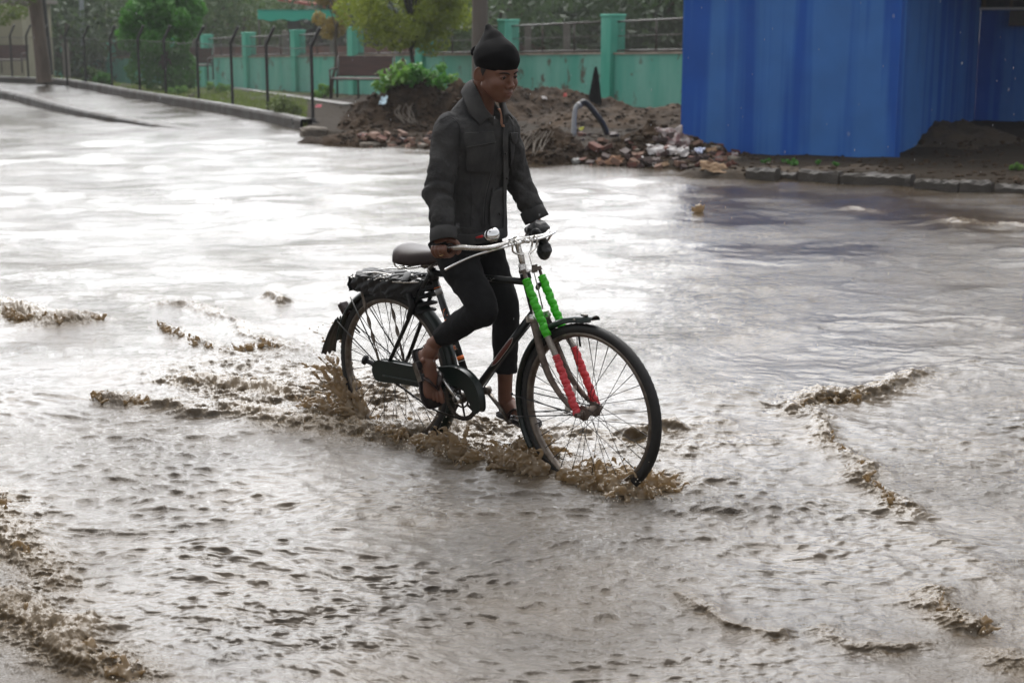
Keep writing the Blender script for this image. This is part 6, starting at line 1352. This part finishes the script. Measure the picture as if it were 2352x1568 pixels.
DR += splash("splash", tuple(LW(.80, 0, WZ)), [
    (LW(.60, .10, .06), LW(.75, .14, .08), 60, np.array([0, 0, .9]) + fw * .5, (.30, .30, .25), .0095, (.06, .20)),
    (LW(.66, -.03, .05), LW(.92, -.05, .05), 170, np.array([0, 0, .95]) - fw * .45 - lf * .3, (.28, .25, .25), .0105, (.06, .20))],
    "muddy water heaping up around the boy's lower foot and behind the front wheel", mounds=((LW(.76, -.04, .075), (.10, .06, .025), 40), (LW(.68, .14, .08), (.07, .06, .02), 30)))
DR += splash("splash", tuple(LW(1.20, 0, WZ)), [
    (LW(.98, -.02, .05), LW(1.34, -.03, .05), 170, fw * .55 + np.array([0, 0, .85]) - lf * .30, (.30, .28, .25), .0100, (.06, .19)),
    (LW(1.0, .06, .05), LW(1.40, .10, .05), 130, fw * .6 + np.array([0, 0, .90]) + lf * .3, (.30, .30, .25), .0100, (.06, .19)),
    (LW(1.28, -.02, .05), LW(1.42, -.02, .05), 40, fw * .8 + np.array([0, 0, .8]), (.35, .35, .25), .007, (.06, .20))],
    "tan bow wave and spray breaking around the bottom of the front wheel", mounds=((LW(1.10, 0, .065), (.12, .07, .014), 20), (LW(1.30, -.02, .06), (.07, .05, .012), 15)))
DR += splash("splash", tuple(gz(475, 890)), [(np.array(gz(440, 890)), np.array(gz(520, 888)), 36, np.array([.15, 0, .85]), (.22, .22, .25), .0085, (.05, .17))], "isolated tan splash in the wake left of the bicycle", mounds=((np.array(gz(480, 892)), (.08, .05, .012), 15),))
DR += splash("splash", tuple(gz(1605, 485)), [(np.array(gz(1600, 487)), np.array(gz(1612, 487)), 20, np.array([0, 0, 1.25]), (.15, .2, .25), .010, (.06, .22))], "small lone splash jumping from the flood right of the boy", vox=.009)
for (px_, m_, h_, rd, lb) in (([(0, 1395), (70, 1430), (150, 1460), (210, 1510), (290, 1550)], 150, .55, .0085, "big frothy brown crest breaking at the bottom left corner"),
        ([(1800, 945), (1860, 930), (1890, 910), (1960, 915), (2060, 885)], 70, .34, .0055, "tan broken crest on the ridge of water right of the front wheel"),
        ([(1885, 990), (1940, 1045), (2020, 1130), (2060, 1165)], 70, .30, .005, "thin line of tan froth running toward the lower right"),
        ([(0, 722), (60, 735), (130, 742), (230, 732)], 170, .50, .0085, "churning brown crest at the left edge level with the rear wheel's top"),
        ([(0, 1150), (25, 1205), (60, 1280)], 80, .42, .006, "short brown froth line on the left edge above the big corner crest"),
        ([(2150, 1390), (2200, 1425), (2270, 1442)], 40, .32, .005, "small brown froth crest near the lower right corner"),
        ([(215, 908), (280, 915), (340, 928)], 90, .33, .0055, "small brown froth crest in the middle of the left part"),
        ([(360, 745), (430, 775), (520, 815), (600, 790), (640, 800)], 110, .33, .0055, "scattered brown froth flecks upstream of the rear wheel")):
    P_ = [np.array(gz(u, v, WZ + .012)) for u, v in px_]; sp_ = []
    for a, b_ in zip(P_[:-1], P_[1:]): sp_.append((a, b_, max(3, m_ // (len(P_) - 1)), np.array([.05, -.22, h_]), (.22, .2, .18), rd, (.03, .13)))
    DR += splash("splash", tuple(P_[0]), sp_, lb, vox=.0045)
g = MB()
for q, r_ in DR: icos(g, q, r_)
for _ in range(420):                              # beads flung over the churned water
    t = sr_.random(); q = LW(-.75 + 2.3 * t, sr_.normal(0, .12), WZ + abs(sr_.normal(0, .055)) + .02); icos(g, q, sr_.uniform(.0010, .0026))
dm = mat("water_bead", (.55, .48, .38), .08, spec=.8); tag(g.build("spray", dm), "fine droplets of muddy spray flying around the wheels", "spray", kind="stuff")
# falling rain
g = MB()
for _ in range(420):
    Y = sr_.uniform(2.2, 14); u, v = sr_.uniform(-300, 2650), sr_.uniform(-60, 1300); q = gy(u, v, Y)
    if q.z < WZ + .03: continue
    g.tube([(q.x, q.y, q.z), (q.x + .0004, q.y, q.z + .004 + .0006 * Y)], .0004 + .00009 * Y, 5)
tag(g.build("rain", mat("rain_drop", (.4, .41, .43), .05, spec=.8)), "scattered raindrops falling in front of the scene", "rain", kind="stuff")

# ------------------------------------------------------------------ rain haze
hm = bpy.data.materials.new("haze"); hm.use_nodes = True; n = hm.node_tree; n.nodes.clear()
ho = n.nodes.new("ShaderNodeOutputMaterial"); hv = n.nodes.new("ShaderNodeVolumePrincipled"); n.links.new(hv.outputs[0], ho.inputs["Volume"])
hv.inputs["Color"].default_value = (.95, .97, 1, 1); hv.inputs["Density"].default_value = .0006; hv.inputs["Anisotropy"].default_value = .2
g = MB(); g.box((0, 45, 7), (140, 100, 11)); o = g.build("haze", hm, smooth=False); tag(o, "grey rain haze softening the distant trees", "haze", kind="stuff")
